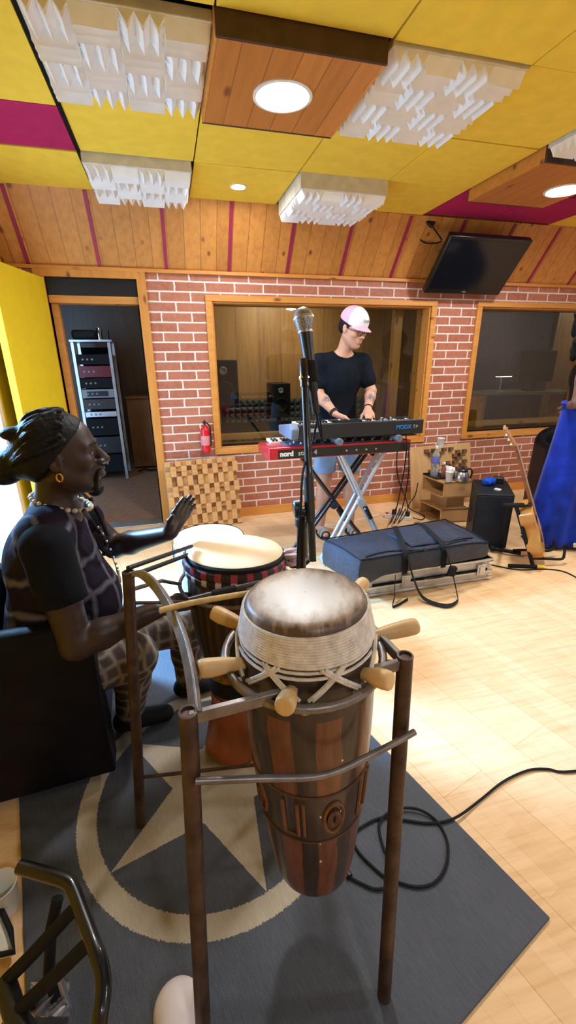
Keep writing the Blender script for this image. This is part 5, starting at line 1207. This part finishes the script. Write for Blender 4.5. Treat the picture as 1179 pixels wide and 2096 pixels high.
# ================================================================== people
def skin(name, c, var=.12, rough=.5, sss=.0):
    m = mat(name, c, rough, var=var, vs=16, bmp=.12, bs=240); return m
def basis(f, up=V((0, 0, 1))):
    f = V(f).normalized(); y = up.cross(f).normalized(); z = f.cross(y)
    return Matrix(((f.x, y.x, z.x), (f.y, y.y, z.y), (f.z, y.z, z.z)))
def plaid_mat(name, base, alt, line, sz, w, soft, amt=.85, wob=.03):
    m, N, L, b = _new(name)
    co = coords(m); t = nd(m, 'ShaderNodeTexCoord'); sp = nd(m, 'ShaderNodeSeparateXYZ'); lk(m, t.outputs['Object'], sp.inputs[0])
    n = noise(m, co, 7., 2); wv = mth(m, 'MULTIPLY', n, wob)
    u = mth(m, 'ADD', mth(m, 'ADD', sp.outputs['X'], mth(m, 'MULTIPLY', sp.outputs['Y'], .8)), wv)
    v = mth(m, 'ADD', mth(m, 'ADD', sp.outputs['Z'], mth(m, 'MULTIPLY', sp.outputs['X'], -.12)), wv)
    def band(x, size, off, wd):
        f = mth(m, 'ABSOLUTE', mth(m, 'SUBTRACT', mth(m, 'FRACT', mth(m, 'ADD', mth(m, 'DIVIDE', x, size), off)), .5))
        s = nd(m, 'ShaderNodeMapRange', interpolation_type='SMOOTHSTEP'); lk(m, f, s.inputs[0])
        s.inputs[1].default_value = wd; s.inputs[2].default_value = wd+soft; s.inputs[3].default_value = 1; s.inputs[4].default_value = 0
        return s.outputs[0]
    wide = mth(m, 'MULTIPLY', mth(m, 'ADD', band(u, sz, .5, .24), band(v, sz, .5, .24)), .5)
    col = mixc(m, wide, base, alt)
    ln = mth(m, 'MAXIMUM', band(u, sz, 0., w), band(v, sz, .0, w))
    col = mixc(m, mth(m, 'MULTIPLY', ln, amt), col, line)
    lk(m, col, b.inputs['Base Color']); b.inputs['Roughness'].default_value = .85; b.inputs['Specular IOR Level'].default_value = .1
    bump(m, b, noise(m, co, 9., 4), .5, .03); return m
# ------------------------------------------------------------------ seated drummer
dr = thing('person', 'seated person in dark plaid sleeveless shirt, tied back hair, left hand raised by the drums', 'person', (-.45, 1.5, 0))
dskin = skin('deep_brown_skin', (.040, .021, .017), .16, .45)
lo, hi = (-.78, 1.08, 0), (.16, 1.9, 1.33)
f_ = basis((.985, .10, .02)); hc = V((-.346, 1.455, 1.142)); hs = 1.06
cy = 1.48
TOR = [((-.50, cy, .455), (.155, .175, .11)), ((-.47, cy, .58), (.125, .16, .14)), ((-.435, cy, .77), (.125, .175, .17))]
rS, rE, rW = V((-.392, 1.30, .905)), V((-.348, 1.232, .60)), V((-.098, 1.285, .652))
lS, lE, lW = V((-.392, 1.665, .905)), V((-.27, 1.70, .715)), YY(350, 1090, 1.49)
NB = V((-.40, cy, .945)); rH, lH = V((-.46, 1.395, .43)), V((-.46, 1.565, .43))
rK, lK, rA, lA = V((-.215, 1.395, .405)), V((-.02, 1.57, .39)), V((-.272, 1.47, .10)), V((-.035, 1.60, .10))
S = Sdf(lo, hi, .005)
for c, r in TOR: S.ell(c, r, None, .06)
S.cap((-.405, 1.335, .90), (-.405, 1.625, .90), .058, .058, .05)
S.cap(NB, rS, .06, .048, .04).cap(NB, lS, .06, .048, .04)
S.cap(NB+V((0, 0, -.02)), hc+V((-.025, 0, -.06)), .062, .055, .04)
head(S, hc, f_, hs, nose=1.25, lip=1.25, jaw=1.05); S.ell(hc+f_ @ V((.045, 0, .05)), (.044, .062, .048), f_, .03)
S.chain([rS, rS.lerp(rE, .35), rE], [.058, .056, .046], .02).chain([rE, rE.lerp(rW, .3), rE.lerp(rW, .95)], [.046, .047, .029], .015)
S.chain([lS, lS.lerp(lE, .35), lE], [.056, .054, .045], .02).chain([lE, lE.lerp(lW, .3), lE.lerp(lW, .96)], [.045, .045, .028], .015)
hand(S, rW, (.93, .06, .12), (.1, .25, -1), (.0, 1, .2), 1.0, (.25, .3, .2))
lT = YY(397, 1002, 1.45)
ld = (lT-lW).normalized(); ln = V((.42, -.88, -.2)); hand(S, lW, ld, ln, ln.cross(ld), 1.0, (.06, .1, .08), .02, thumb=.4)
S.chain([rH, rK, rA], [.085, .058, .042], .03).chain([lH, lK, lA], [.085, .058, .042], .03)
for a in (rA, lA): S.cap(a+V((-.02, 0, -.05)), a+V((.13, .01, -.06)), .034, .026, .02)
S.build('body', dskin, dr)
def HT(p): return hc+f_ @ (V(p)*hs)
S = Sdf((-.78, 1.25, .92), (-.12, 1.68, 1.36), .005)      # hair
S.ell(HT((-.006, 0, .034)), (.102*hs, .086*hs, .094*hs), f_, .01)
S.ell(HT((-.03, 0, -.015)), (.078*hs, .084*hs, .07*hs), f_, .02)
S.plane(HT((.066, 0, .075)), f_ @ V((.92, 0, -.25)))
S.plane(HT((.012, 0, .02)), f_ @ V((.72, 0, -.70)))
fh = random.Random(11)
hb1, hb2, hb3, hb4 = YY(78, 925, 1.46), YY(30, 947, 1.47), YY(30, 887, 1.44), YY(12, 978, 1.46)
S.ell(hb1, (.065, .078, .058), f_, .05).ell(hb2, (.062, .062, .045), f_, .04).ell(hb3, (.04, .036, .021), f_, .006).ell(hb4, (.04, .035, .022), f_, .015)
for k in range(150):
    a = fh.uniform(-1.5, 1.5); b0 = HT((fh.uniform(-.03, .03), (.088*math.sin(a)), .034+.096*math.cos(a))); e = hb1.lerp(hb2, fh.uniform(.3, 1))+V((0, .06*math.sin(a), .055*math.cos(a)-.01))
    m_ = b0.lerp(e, .5)+f_ @ V((0, .034*math.sin(a), .03*math.cos(a)))
    S.chain(bez([b0, m_, e], 4), [.0065]*9, .002)
for k in range(24):
    e = hb2+V((-.03, fh.uniform(-.04, .04), fh.uniform(-.04, .02))); S.cap(e, e+V((fh.uniform(-.05, -.01), fh.uniform(-.02, .02), fh.uniform(-.035, .005))), .007, .003, .006)
hairm = mat('black_hair', (.006, .0055, .006), .62, var=.5, vs=30, bmp=1., bs=70, spec=.25)
S.build('hair', hairm, dr)
S = Sdf((-.36, 1.36, .94), (-.12, 1.56, 1.16), .004)      # beard and moustache
S.ell(HT((.076, 0, -.113)), (.027, .029, .026), f_, .01)
for y in (-1, 1): S.cap(HT((.107, .004*y, -.0425)), HT((.095, .029*y, -.054)), .005, .0045, .006).cap(HT((.093, .03*y, -.06)), HT((.08, .03*y, -.1)), .0055, .008, .008).cap(HT((.08, .024*y, -.106)), HT((.03, .054*y, -.085)), .009, .006, .01)
S.build('beard', hairm, dr)
for y in (-1, 1):
    MB().ball(HT((.0785, .032*y, .005)), .0136*hs, 18, 12).build('eye', mat('eye_white', (.2, .18, .165), .45), dr)
    MB().ball(HT((.0885, .032*y, .0045)), (.0042, .0055, .0055), 14, 10).build('iris', M['black'], dr)
    MB().tube([HT((.1, .014*y, .027)), HT((.099, .03*y, .033)), HT((.083, .052*y, .028))], [.003, .0042, .002], 8).build('eyebrow', hairm, dr)
er = HT((-.002, -.082, -.043)); MB().tube([er+f_ @ V((.008*math.cos(t), -.002, .012*math.sin(t)-.006)) for t in [2*PI*k/14 for k in range(14)]], .003, 8, closed=True).build('earring', mat('gold', (.75, .36, .1), .25, .9), dr)
beadm = mat('cream_beads', (.62, .54, .42), .5)
nk_ = MB().tube([V((-.372+.083*math.cos(a), cy-.005+.074*math.sin(a), .985-.028*math.cos(a))) for a in [2*PI*k/40 for k in range(40)]], .002, 6, closed=True).build('necklace', M['rubber'], dr)
for k in range(26):
    a = 2*PI*k/26; c = V((-.372+.083*math.cos(a), cy-.005+.074*math.sin(a), .985-.028*math.cos(a)))
    MB().ball(c, (.0095, .0095, .008), 10, 8, Matrix.Rotation(a, 3, 'Z')).build('bead', beadm, nk_)
# black t-shirt
S = Sdf(lo, hi, .006)
for c, r in TOR[1:]: S.ell(c, tuple(x+.008 for x in r), None, .06)
S.cap((-.405, 1.335, .90), (-.405, 1.625, .90), .066, .066, .05).cap(rS, rS.lerp(rE, .55), .07, .070, .03).cap(lS, lS.lerp(lE, .3), .069, .068, .03)
S.plane(rS.lerp(rE, .56), rE-rS); S.build('t_shirt', mat('black_cotton', (.0075, .008, .011), .9, var=.2, bmp=.4, bs=18), dr)
# plaid sleeveless overshirt
S = Sdf(lo, hi, .006)
for c, r in TOR: S.ell(c, tuple(x+.016 for x in r), None, .06)
S.ell((-.40, cy, .62), (.165, .17, .17), None, .05)
S.cap((-.41, 1.34, .905), (-.41, 1.62, .905), .078, .078, .04).cap(NB, (-.40, 1.36, .92), .066, .072, .03).cap(NB, (-.40, 1.6, .92), .066, .072, .03)
S.ell((-.355, cy, .99), (.078, .062, .075), None, .015, 's')
S.cap((-.27, cy, .99), (-.255, cy, .84), .04, .008, .02, 's')
for a, b_ in ((rS, rE), (lS, lE)): S.cap(a.lerp(b_, .18), a.lerp(b_, 1.2), .066, .085, .012, 's')
S.plane((-.5, cy, .40), (.25, 0, -1))
pl = plaid_mat('dark_plaid', (.007, .008, .018), (.018, .012, .024), (.19, .17, .21), .13, .008, .13, .62, .09)
S.build('shirt', pl, dr)
g = MB(); 
g.tube(bez([V((-.30, cy-.065, .97)), V((-.275, cy-.05, .90)), V((-.255, cy-.02, .84)), V((-.275, cy+.0, .78))], 4), .007, 8)
g.tube(bez([V((-.30, cy+.065, .97)), V((-.275, cy+.05, .90)), V((-.255, cy+.02, .84))], 4), .007, 8).build('shirt_placket', pl, dr)
chn = bez([V((-.305, cy-.055, .965)), V((-.262, cy-.05, .88)), V((-.232, cy-.075, .78)), V((-.228, cy-.08, .74))], 8)
ch_o = MB().tube(chn, .0015, 6).build('chain', M['rubber'], dr)
for p in chn[6::2]: MB().ball(p+V((.006, -.01, 0)), .0045, 8, 6).build('chain_bead', M['metal'], ch_o)
MB().ball(chn[-1]+V((.006, -.012, -.015)), (.006, .012, .018), 10, 8).build('pendant', mat('carved_pendant', (.35, .28, .2), .5), ch_o)
# plaid trousers
S = Sdf(lo, hi, .006)
S.ell(TOR[0][0], (.168, .188, .118), None, .05)
S.chain([rH, rH.lerp(rK, .5), rK, rK.lerp(rA, .4), rK.lerp(rA, .93)], [.108, .104, .078, .062, .055], .03); S.chain([lH, lH.lerp(lK, .5), lK, lK.lerp(lA, .5), lK.lerp(lA, .93)], [.108, .104, .082, .066, .058], .03)
S.build('trousers', plaid_mat('beige_plaid_cloth', (.21, .165, .13), (.085, .068, .066), (.36, .31, .26), .055, .05, .1, .6, .09), dr)
for a in (rA, lA):
    S = Sdf(a+V((-.12, -.08, -.1)), a+V((.22, .1, .05)), .005); S.cap(a+V((-.03, 0, -.045)), a+V((.13, .01, -.055)), .042, .034, .02); S.plane((a.x, a.y, RG+.001), (0, 0, -1)); S.plane(a+V((0, 0, -.01)), (0, 0, 1)); S.build('shoe', M['blackmatt'], dr)
# ------------------------------------------------------------------ standing keyboard player
kp = thing('person', 'standing person in pink and white cap and black t-shirt playing the keyboards', 'person', (1.25, 3.22, 0))
kskin = skin('light_skin', (.58, .31, .21), .08, .5)
lo, hi = (.86, 2.62, 0), (1.66, 3.46, 1.84)
kf = basis((.40, -.83, -.38)); kc = YY(723, 672, 3.1)
S = Sdf(lo, hi, .0065)
cx, ky = 1.24, 3.21
KT = [((cx, ky, .92), (.155, .115, .12)), ((cx, ky, 1.06), (.135, .1, .14)), ((cx+.01, ky-.01, 1.26), (.16, .112, .16))]
for c, r in KT: S.ell(c, r, None, .06)
krS, klS = V((1.085, 3.2, 1.375)), V((1.425, 3.19, 1.375))
krE, klE = YY(653, 808, 3.15), YY(760, 800, 3.13)
krW, klW = YY(686, 847, 2.97), YY(753, 838, 2.95)
kN = V((1.265, 3.185, 1.42))
S.cap(krS, klS, .052, .052, .05).cap(kN, kc+V((-.02, .035, -.055)), .055, .05, .03).cap(kN, krS, .05, .045, .03).cap(kN, klS, .05, .045, .03)
head(S, kc, kf, .98, nose=.95, lip=.9)
S.chain([krS, krS.lerp(krE, .4), krE], [.052, .046, .038], .02).chain([krE, krE.lerp(krW, .3), krE.lerp(krW, .97)], [.038, .041, .026], .015)
S.chain([klS, klS.lerp(klE, .4), klE], [.052, .046, .038], .02).chain([klE, klE.lerp(klW, .3), klE.lerp(klW, .97)], [.038, .04, .026], .015)
hand(S, krW, (.72, -.62, -.28), (-.1, -.35, -.95), (.6, .75, 0), .98, (.25, .45, .3), .03, .006)
hand(S, klW, (-.25, -.9, -.3), (0, -.35, -.95), (-.95, .2, 0), .98, (.25, .45, .3), .03, .006)
krH, klH, krK, klK, krA, klA = V((1.155, ky, .88)), V((1.325, ky, .88)), V((1.145, ky-.01, .48)), V((1.37, ky-.02, .48)), V((1.135, ky+.03, .09)), V((1.39, ky, .09))
for h_, k_, a_ in ((krH, krK, krA), (klH, klK, klA)):
    S.chain([h_, k_], [.088, .056], .04).chain([k_, k_.lerp(a_, .35), a_], [.056, .054, .036], .03)
    S.cap(a_+V((0, .03, -.045)), a_+V((0, -.13, -.06)), .034, .026, .02)
ob = S.build('body', kskin, kp)
# tattoos: soft grey marks on forearms and upper arm, a vertex colour read by the skin
ca_ = ob.data.color_attributes.new('tattoo', 'FLOAT_COLOR', 'POINT'); kw = np.array(wmat(ob))[:3, 3]
co_ = np.zeros(len(ob.data.vertices)*3); ob.data.vertices.foreach_get('co', co_); co_ = co_.reshape(-1, 3)+kw
tv_ = np.zeros(len(co_))
for c, r in ((krE.lerp(krW, .38)+V((0, -.03, .02)), .042), (krS.lerp(krE, .62)+V((-.02, -.03, 0)), .035), (klE.lerp(klW, .5)+V((.0, -.03, .02)), .05), (klE.lerp(klW, .15)+V((0, -.03, 0)), .035)):
    d_ = np.linalg.norm(co_-np.array(c), axis=1); tv_ = np.maximum(tv_, np.clip(1.6-1.6*d_/r, 0, 1))
cc_ = np.ones((len(co_), 4)); cc_[:, :3] = tv_[:, None]; ca_.data.foreach_set('color', cc_.ravel())
at_ = nd(kskin, 'ShaderNodeAttribute', attribute_name='tattoo'); bs_ = kskin.node_tree.nodes['Principled BSDF']
vo_ = nd(kskin, 'ShaderNodeTexVoronoi', feature='DISTANCE_TO_EDGE'); vo_.inputs['Scale'].default_value = 55; lk(kskin, coords(kskin), vo_.inputs['Vector'])
src = bs_.inputs['Base Color'].links[0].from_socket
lk(kskin, mixc(kskin, mth(kskin, 'MULTIPLY', at_.outputs['Fac'], mth(kskin, 'LESS_THAN', vo_.outputs['Distance'], .22)), src, (.16, .13, .13)), bs_.inputs['Base Color'])
def KT_(p): return kc+kf @ (V(p)*.98)
S = Sdf(kc-V((.18, .18, .16)), kc+V((.18, .18, .2)), .005)
S.ell(KT_((-.014, 0, .03)), (.104, .081, .088), kf, .01).ell(KT_((-.05, 0, -.01)), (.066, .074, .06), kf, .02); S.plane(KT_((.03, 0, .03)), kf @ V((.85, 0, -.3))); S.plane(KT_((0, 0, -.045)), kf @ V((.2, 0, -1)))
S.build('hair', hairm, kp)
def capm(pred, name, m_, par, grow=0.):
    S = Sdf(kc-V((.2, .2, .1)), kc+V((.2, .2, .22)), .0045)
    S.ell(KT_((-.012, 0, .052)), (.112+grow, .09+grow, .094+grow), kf, .01); S.plane(KT_((0, 0, .034)), kf @ V((-.12, 0, -1)))
    for p_, n_ in pred: S.plane(KT_(p_), kf @ V(n_))
    return S.build(name, m_, par)
pinkm = mat('pink_cap', (.80, .42, .58), .75, var=.05); whm = mat('white_cap', (.80, .83, .88), .75, var=.04)
cpo_ = capm([], 'cap', pinkm, kp); capm([((.015, 0, .05), (-1, 0, -.18))], 'cap_front', whm, cpo_, .0025)
def brim(u, v):
    a = (u-.5)*2.0; rr0 = .1; x = .1*math.cos(a*.95)-.012; y = .088*math.sin(a*.95); L = .068*math.cos((u-.5)*PI)**.55
    return KT_((x+L*v, y*(1+.1*v), .046-.012*abs(a)**2*.9-.018*v))
MB().grid(brim, 18, 6).build('cap_brim', pinkm, cpo_, solid=.003)
scr = [KT_((.1+.0, .035-.07*k/14, .083+.012*math.sin(k*1.9))) for k in range(15)]
MB().tube([KT_((-.012, 0, .052))+(p-KT_((-.012, 0, .052))).normalized()*.1165 for p in scr], .0016, 6).build('cap_lettering', M['grey'], cpo_)
gls = MB().tube([KT_((.11, -.011, .004)), KT_((.116, 0, .008)), KT_((.11, .011, .004))], .002, 6).build('glasses', M['black'], kp)
for y in (-1, 1):
    c = KT_((.108, .034*y, .0)); MB().tube([c+kf @ V((-.006*abs(math.cos(t)), .024*math.cos(t), .02*math.sin(t))) for t in [2*PI*k/20 for k in range(20)]], .002, 6, closed=True).build('glasses_rim', M['black'], gls)
    MB().tube([KT_((.098, .056*y, .006)), KT_((.06, .076*y, .006)), KT_((0, .082*y, .006))], .0018, 6).build('glasses_temple', M['black'], gls)
for y in (-1, 1): MB().tube([KT_((.1, .014*y, .026)), KT_((.098, .03*y, .031)), KT_((.082, .05*y, .026))], [.0025, .0035, .002], 8).build('eyebrow', hairm, kp)
S = Sdf(lo, hi, .0065)
for c, r in KT: S.ell(c, tuple(x+.013 for x in r), None, .06)
S.cap(krS, klS, .064, .064, .05).cap(kN, krS, .056, .056, .03).cap(kN, klS, .056, .056, .03)
S.cap(krS, krS.lerp(krE, .62), .064, .064, .03).cap(klS, klS.lerp(klE, .62), .064, .064, .03)
S.ell(kN+V((.005, -.03, .045)), (.078, .085, .055), None, .008, 's'); S.plane((cx, ky, .84), (0, 0, -1))
S.build('t_shirt', mat('dark_navy_cotton', (.006, .009, .015), .9, var=.2, bmp=.4, bs=16), kp)
S = Sdf(lo, hi, .007)
S.ell(KT[0][0], (.163, .125, .12), None, .04)
for h_, k_ in ((krH, krK), (klH, klK)): S.chain([h_, h_.lerp(k_, .84)], [.1, .088], .03)
S.plane((cx, ky, .55), (0, 0, -1)); S.plane((cx, ky, .96), (0, 0, 1))
S.build('denim_shorts', mat('pale_denim', (.22, .36, .58), .85, var=.15, bmp=.3, bs=60), kp)
for a_ in (krA, klA):
    c = V((a_.x, a_.y-.05, 0)); g = MB(); n = 24
    for z in (.0, .025): g.v += [c+V((.047*math.sin(t)*(1+.12*math.cos(t)), -.128*math.cos(t), z)) for t in [2*PI*k/n for k in range(n)]]
    g.f = [(k, (k+1) % n, n+(k+1) % n, n+k) for k in range(n)]+[tuple(reversed(range(n))), tuple(n+k for k in range(n))]; g.m = [0]*len(g.f)
    g.build('sandal_sole', M['rubber'], kp)
    for yy in (-.05, .0): MB().ribbon(bez([c+V((-.044, yy-.02, .025)), c+V((-.03, yy-.02, .062)), c+V((.0, yy-.02, .075)), c+V((.03, yy-.02, .062)), c+V((.044, yy-.02, .025))], 4), .035, V((0, 1, .2)), .004).build('sandal_strap', mat('grey_strap', (.3, .28, .25), .7), kp)
wrp = krE.lerp(krW, .93); wd_ = (krW-krE).normalized(); wx, wy, _ = frame(wd_)
for o_ in (-.006, .008): MB().tube([wrp+wd_*o_+wx*.033*math.cos(t)+wy*.033*math.sin(t) for t in [2*PI*k/16 for k in range(16)]], .004, 8, closed=True).build('bracelet', M['black'], kp)
wrp = klE.lerp(klW, .93); wd_ = (klW-klE).normalized(); wx, wy, _ = frame(wd_)
MB().tube([wrp+wx*.032*math.cos(t)+wy*.032*math.sin(t) for t in [2*PI*k/16 for k in range(16)]], .0035, 8, closed=True).build('bracelet', M['black'], kp)
# ------------------------------------------------------------------ person in the blue skirt, cut by the right edge
wp = thing('person', 'standing person in long royal blue skirt cut off by the right edge', 'person', (2.93, 2.55, 0))
wsk = skin('warm_brown_skin', (.19, .10, .075), .12, .5)
lo, hi = (2.5, 2.2, 0), (3.4, 2.95, 1.85)
S = Sdf(lo, hi, .008); wx_, wy_ = 2.935, 2.56
wf = basis((.55, .83, -.05)); wc = V((2.87, 2.56, 1.60))
for c, r in (((wx_, wy_, .98), (.17, .13, .13)), ((wx_, wy_, 1.12), (.13, .1, .13)), ((wx_-.01, wy_, 1.27), (.15, .11, .15))): S.ell(c, r, None, .06)
wrS, wlS = V((2.755, 2.47, 1.36)), V((3.07, 2.62, 1.37)); wrE, wlE = V((2.70, 2.43, 1.11)), V((3.17, 2.6, 1.12)); wrW, wlW = V((2.86, 2.66, 1.05)), V((3.1, 2.75, 1.03))
wN = V((2.92, 2.56, 1.42)); S.cap(wrS, wlS, .048, .048, .04).cap(wN, wc+V((0, 0, -.06)), .05, .047, .03).cap(wN, wrS, .045, .042, .03).cap(wN, wlS, .045, .042, .03)
head(S, wc, wf, .96)
S.chain([wrS, wrS.lerp(wrE, .4), wrE], [.05, .047, .037], .02).chain([wrE, wrW], [.038, .026], .015).chain([wlS, wlE], [.05, .038], .02).chain([wlE, wlW], [.038, .026], .015)
hand(S, wrW, (.7, .6, -.1), (.1, .2, -1), (-.6, .7, 0), .92); hand(S, wlW, (-.7, .6, -.1), (0, .2, -1), (.6, .7, 0), .92)
for x in (2.85, 3.02): S.chain([V((x, wy_, .9)), V((x, wy_-.02, .48)), V((x, wy_+.02, .09))], [.09, .058, .036], .04).cap(V((x-.02, wy_+.0, .04)), V((x-.08, wy_-.1, .03)), .032, .024, .02)
S.build('body', wsk, wp)
S = Sdf(lo, hi, .008); S.ell(wc+V((-.0, 0, .02)), (.125, .12, .125), None, .02).ell(wc+V((-.05, -.05, -.09)), (.12, .1, .13), None, .05)
hr = random.Random(4)
for k in range(60):
    a = hr.uniform(0, 6.28); z = hr.uniform(-.2, .1); rr0 = .12 if z > -.1 else .1; S.ell(wc+V((-.04+rr0*math.cos(a), -.03+rr0*math.sin(a), z)), (.02, .02, .03), None, .03)
S.plane(wc+V((.07, .08, 0)), wf @ V((1, 0, 0))); S.build('hair', hairm, wp)
S = Sdf(lo, hi, .008)
for c, r in (((wx_, wy_, 1.12), (.14, .11, .13)), ((wx_-.01, wy_, 1.27), (.16, .12, .15))): S.ell(c, r, None, .05)
S.cap(wrS+V((.085, .02, 0)), wlS-V((.04, .01, 0)), .056, .056, .04); S.plane((wx_, wy_, 1.4), (0, 0, 1)); S.plane((wx_, wy_, 1.02), (0, 0, -1)); S.build('top', M['blackmatt'], wp)
def skirt(u, v):
    a = 2*PI*u; r = .165+.085*v**1.1+.010*v*math.sin(a*11+1.5*math.sin(3*a))+.012*v*math.sin(a*5+v*2)
    return V((wx_-.03*v+r*math.cos(a), wy_+r*.82*math.sin(a), 1.09-1.065*v))
sk = MB().grid(skirt, 110, 24); so = sk.build('skirt', mat('royal_blue_velvet', (.004, .028, .36), .75, var=.35, vs=10, sheen=.1, spec=.2), wp, solid=.006)
MB().tube([V((wx_+.166*math.cos(2*PI*k/40), wy_+.138*math.sin(2*PI*k/40), 1.085)) for k in range(40)], .014, 8, closed=True).build('waistband', so.data.materials[0], wp)
# ================================================================== light, sky, camera
def area(name, loc, direction, power, color, size, shape='DISK', sy=None, portal=False):
    l = bpy.data.lights.new(name, 'AREA'); l.energy = power; l.color = color; l.shape = shape; l.size = size
    if sy: l.size_y = sy
    if portal: l.cycles.is_portal = True
    o = bpy.data.objects.new(name, l); COL.objects.link(o); o.location = loc
    o.rotation_euler = V(direction).to_track_quat('-Z', 'Y').to_euler(); return o
for k, (x, y, z, r) in enumerate(LIGHTS): area('lamp_and_fill_light', (x, y, z-.004), (0, 0, -1), 24, (.96, .97, 1), r*1.7)
area('lamp_and_fill_light', (.545, 3.255, CEIL-.014), (0, 0, -1), 6, (.96, .97, 1), .06)
# added fill: assumed, unseen ceiling lamps behind and right of the camera
for x, y, p in ((.5, -1.0, 15), (2.6, .4, 18), (2.6, -1.6, 18), (4.2, 1.6, 24)): area('lamp_and_fill_light', (x, y, 2.36), (0, 0, -1), p, (.95, .97, 1), .2)
area('control_room_fill', (1.4, 5.2, 2.25), (0, .3, -1), 30, (1, .8, .52), .3)  # both control room lights are added to brighten it, without a fitting
area('control_room_fill', (6.6, 5.4, 2.25), (0, .3, -1), 9, (1, .85, .6), .3)
area('lobby_fill', (-.55, 5.0, 2.25), (0, 0, -1), 4, (1, .85, .65), .3)  # added to light the lobby, no fitting there
area('door_portal', (XL-.01, (OP[0]+OP[1])/2, OP[2]/2), (1, 0, 0), 1, (1, 1, 1), OP[1]-OP[0]-.1, 'RECTANGLE', OP[2], True)
blue_fill = area('added_blue_fill', (-2.0, 3.1, 1.9), (1.9, -1.42, -1.9), 110, (.24, .55, 1), .6); blue_fill.data.spread = R(75)  # blue lamp added outside the doorway, aimed at the rug to boost the daylight
wd_ = bpy.data.worlds.new('daylight'); SC.world = wd_; wd_.use_nodes = True
bgn = wd_.node_tree.nodes['Background']; bgn.inputs[0].default_value = (.36, .63, 1, 1); bgn.inputs[1].default_value = 8.
cam = bpy.data.cameras.new('camera'); cam.sensor_fit = 'HORIZONTAL'; cam.sensor_width = 36; cam.lens = FPX/1179*36; cam.clip_start = .02
co = bpy.data.objects.new('camera', cam); COL.objects.link(co); SC.camera = co
rt = (ray(1589.5, 1048)-ray(589.5, 1048)).normalized(); fw = ray(589.5, 1048).normalized(); upv = rt.cross(fw)
co.matrix_world = Matrix(((rt.x, upv.x, -fw.x, 0), (rt.y, upv.y, -fw.y, 0), (rt.z, upv.z, -fw.z, CH), (0, 0, 0, 1)))
vs = SC.view_settings; vs.view_transform = 'Standard'; vs.look = 'None'; vs.gamma = 1; vs.use_curve_mapping = False; vs.exposure = .2
SC.cycles.max_bounces = 8; SC.cycles.diffuse_bounces = 5; SC.cycles.glossy_bounces = 4; SC.cycles.transmission_bounces = 6; SC.cycles.transparent_max_bounces = 8
SC.cycles.caustics_reflective = False; SC.cycles.caustics_refractive = False; SC.cycles.sample_clamp_indirect = 6
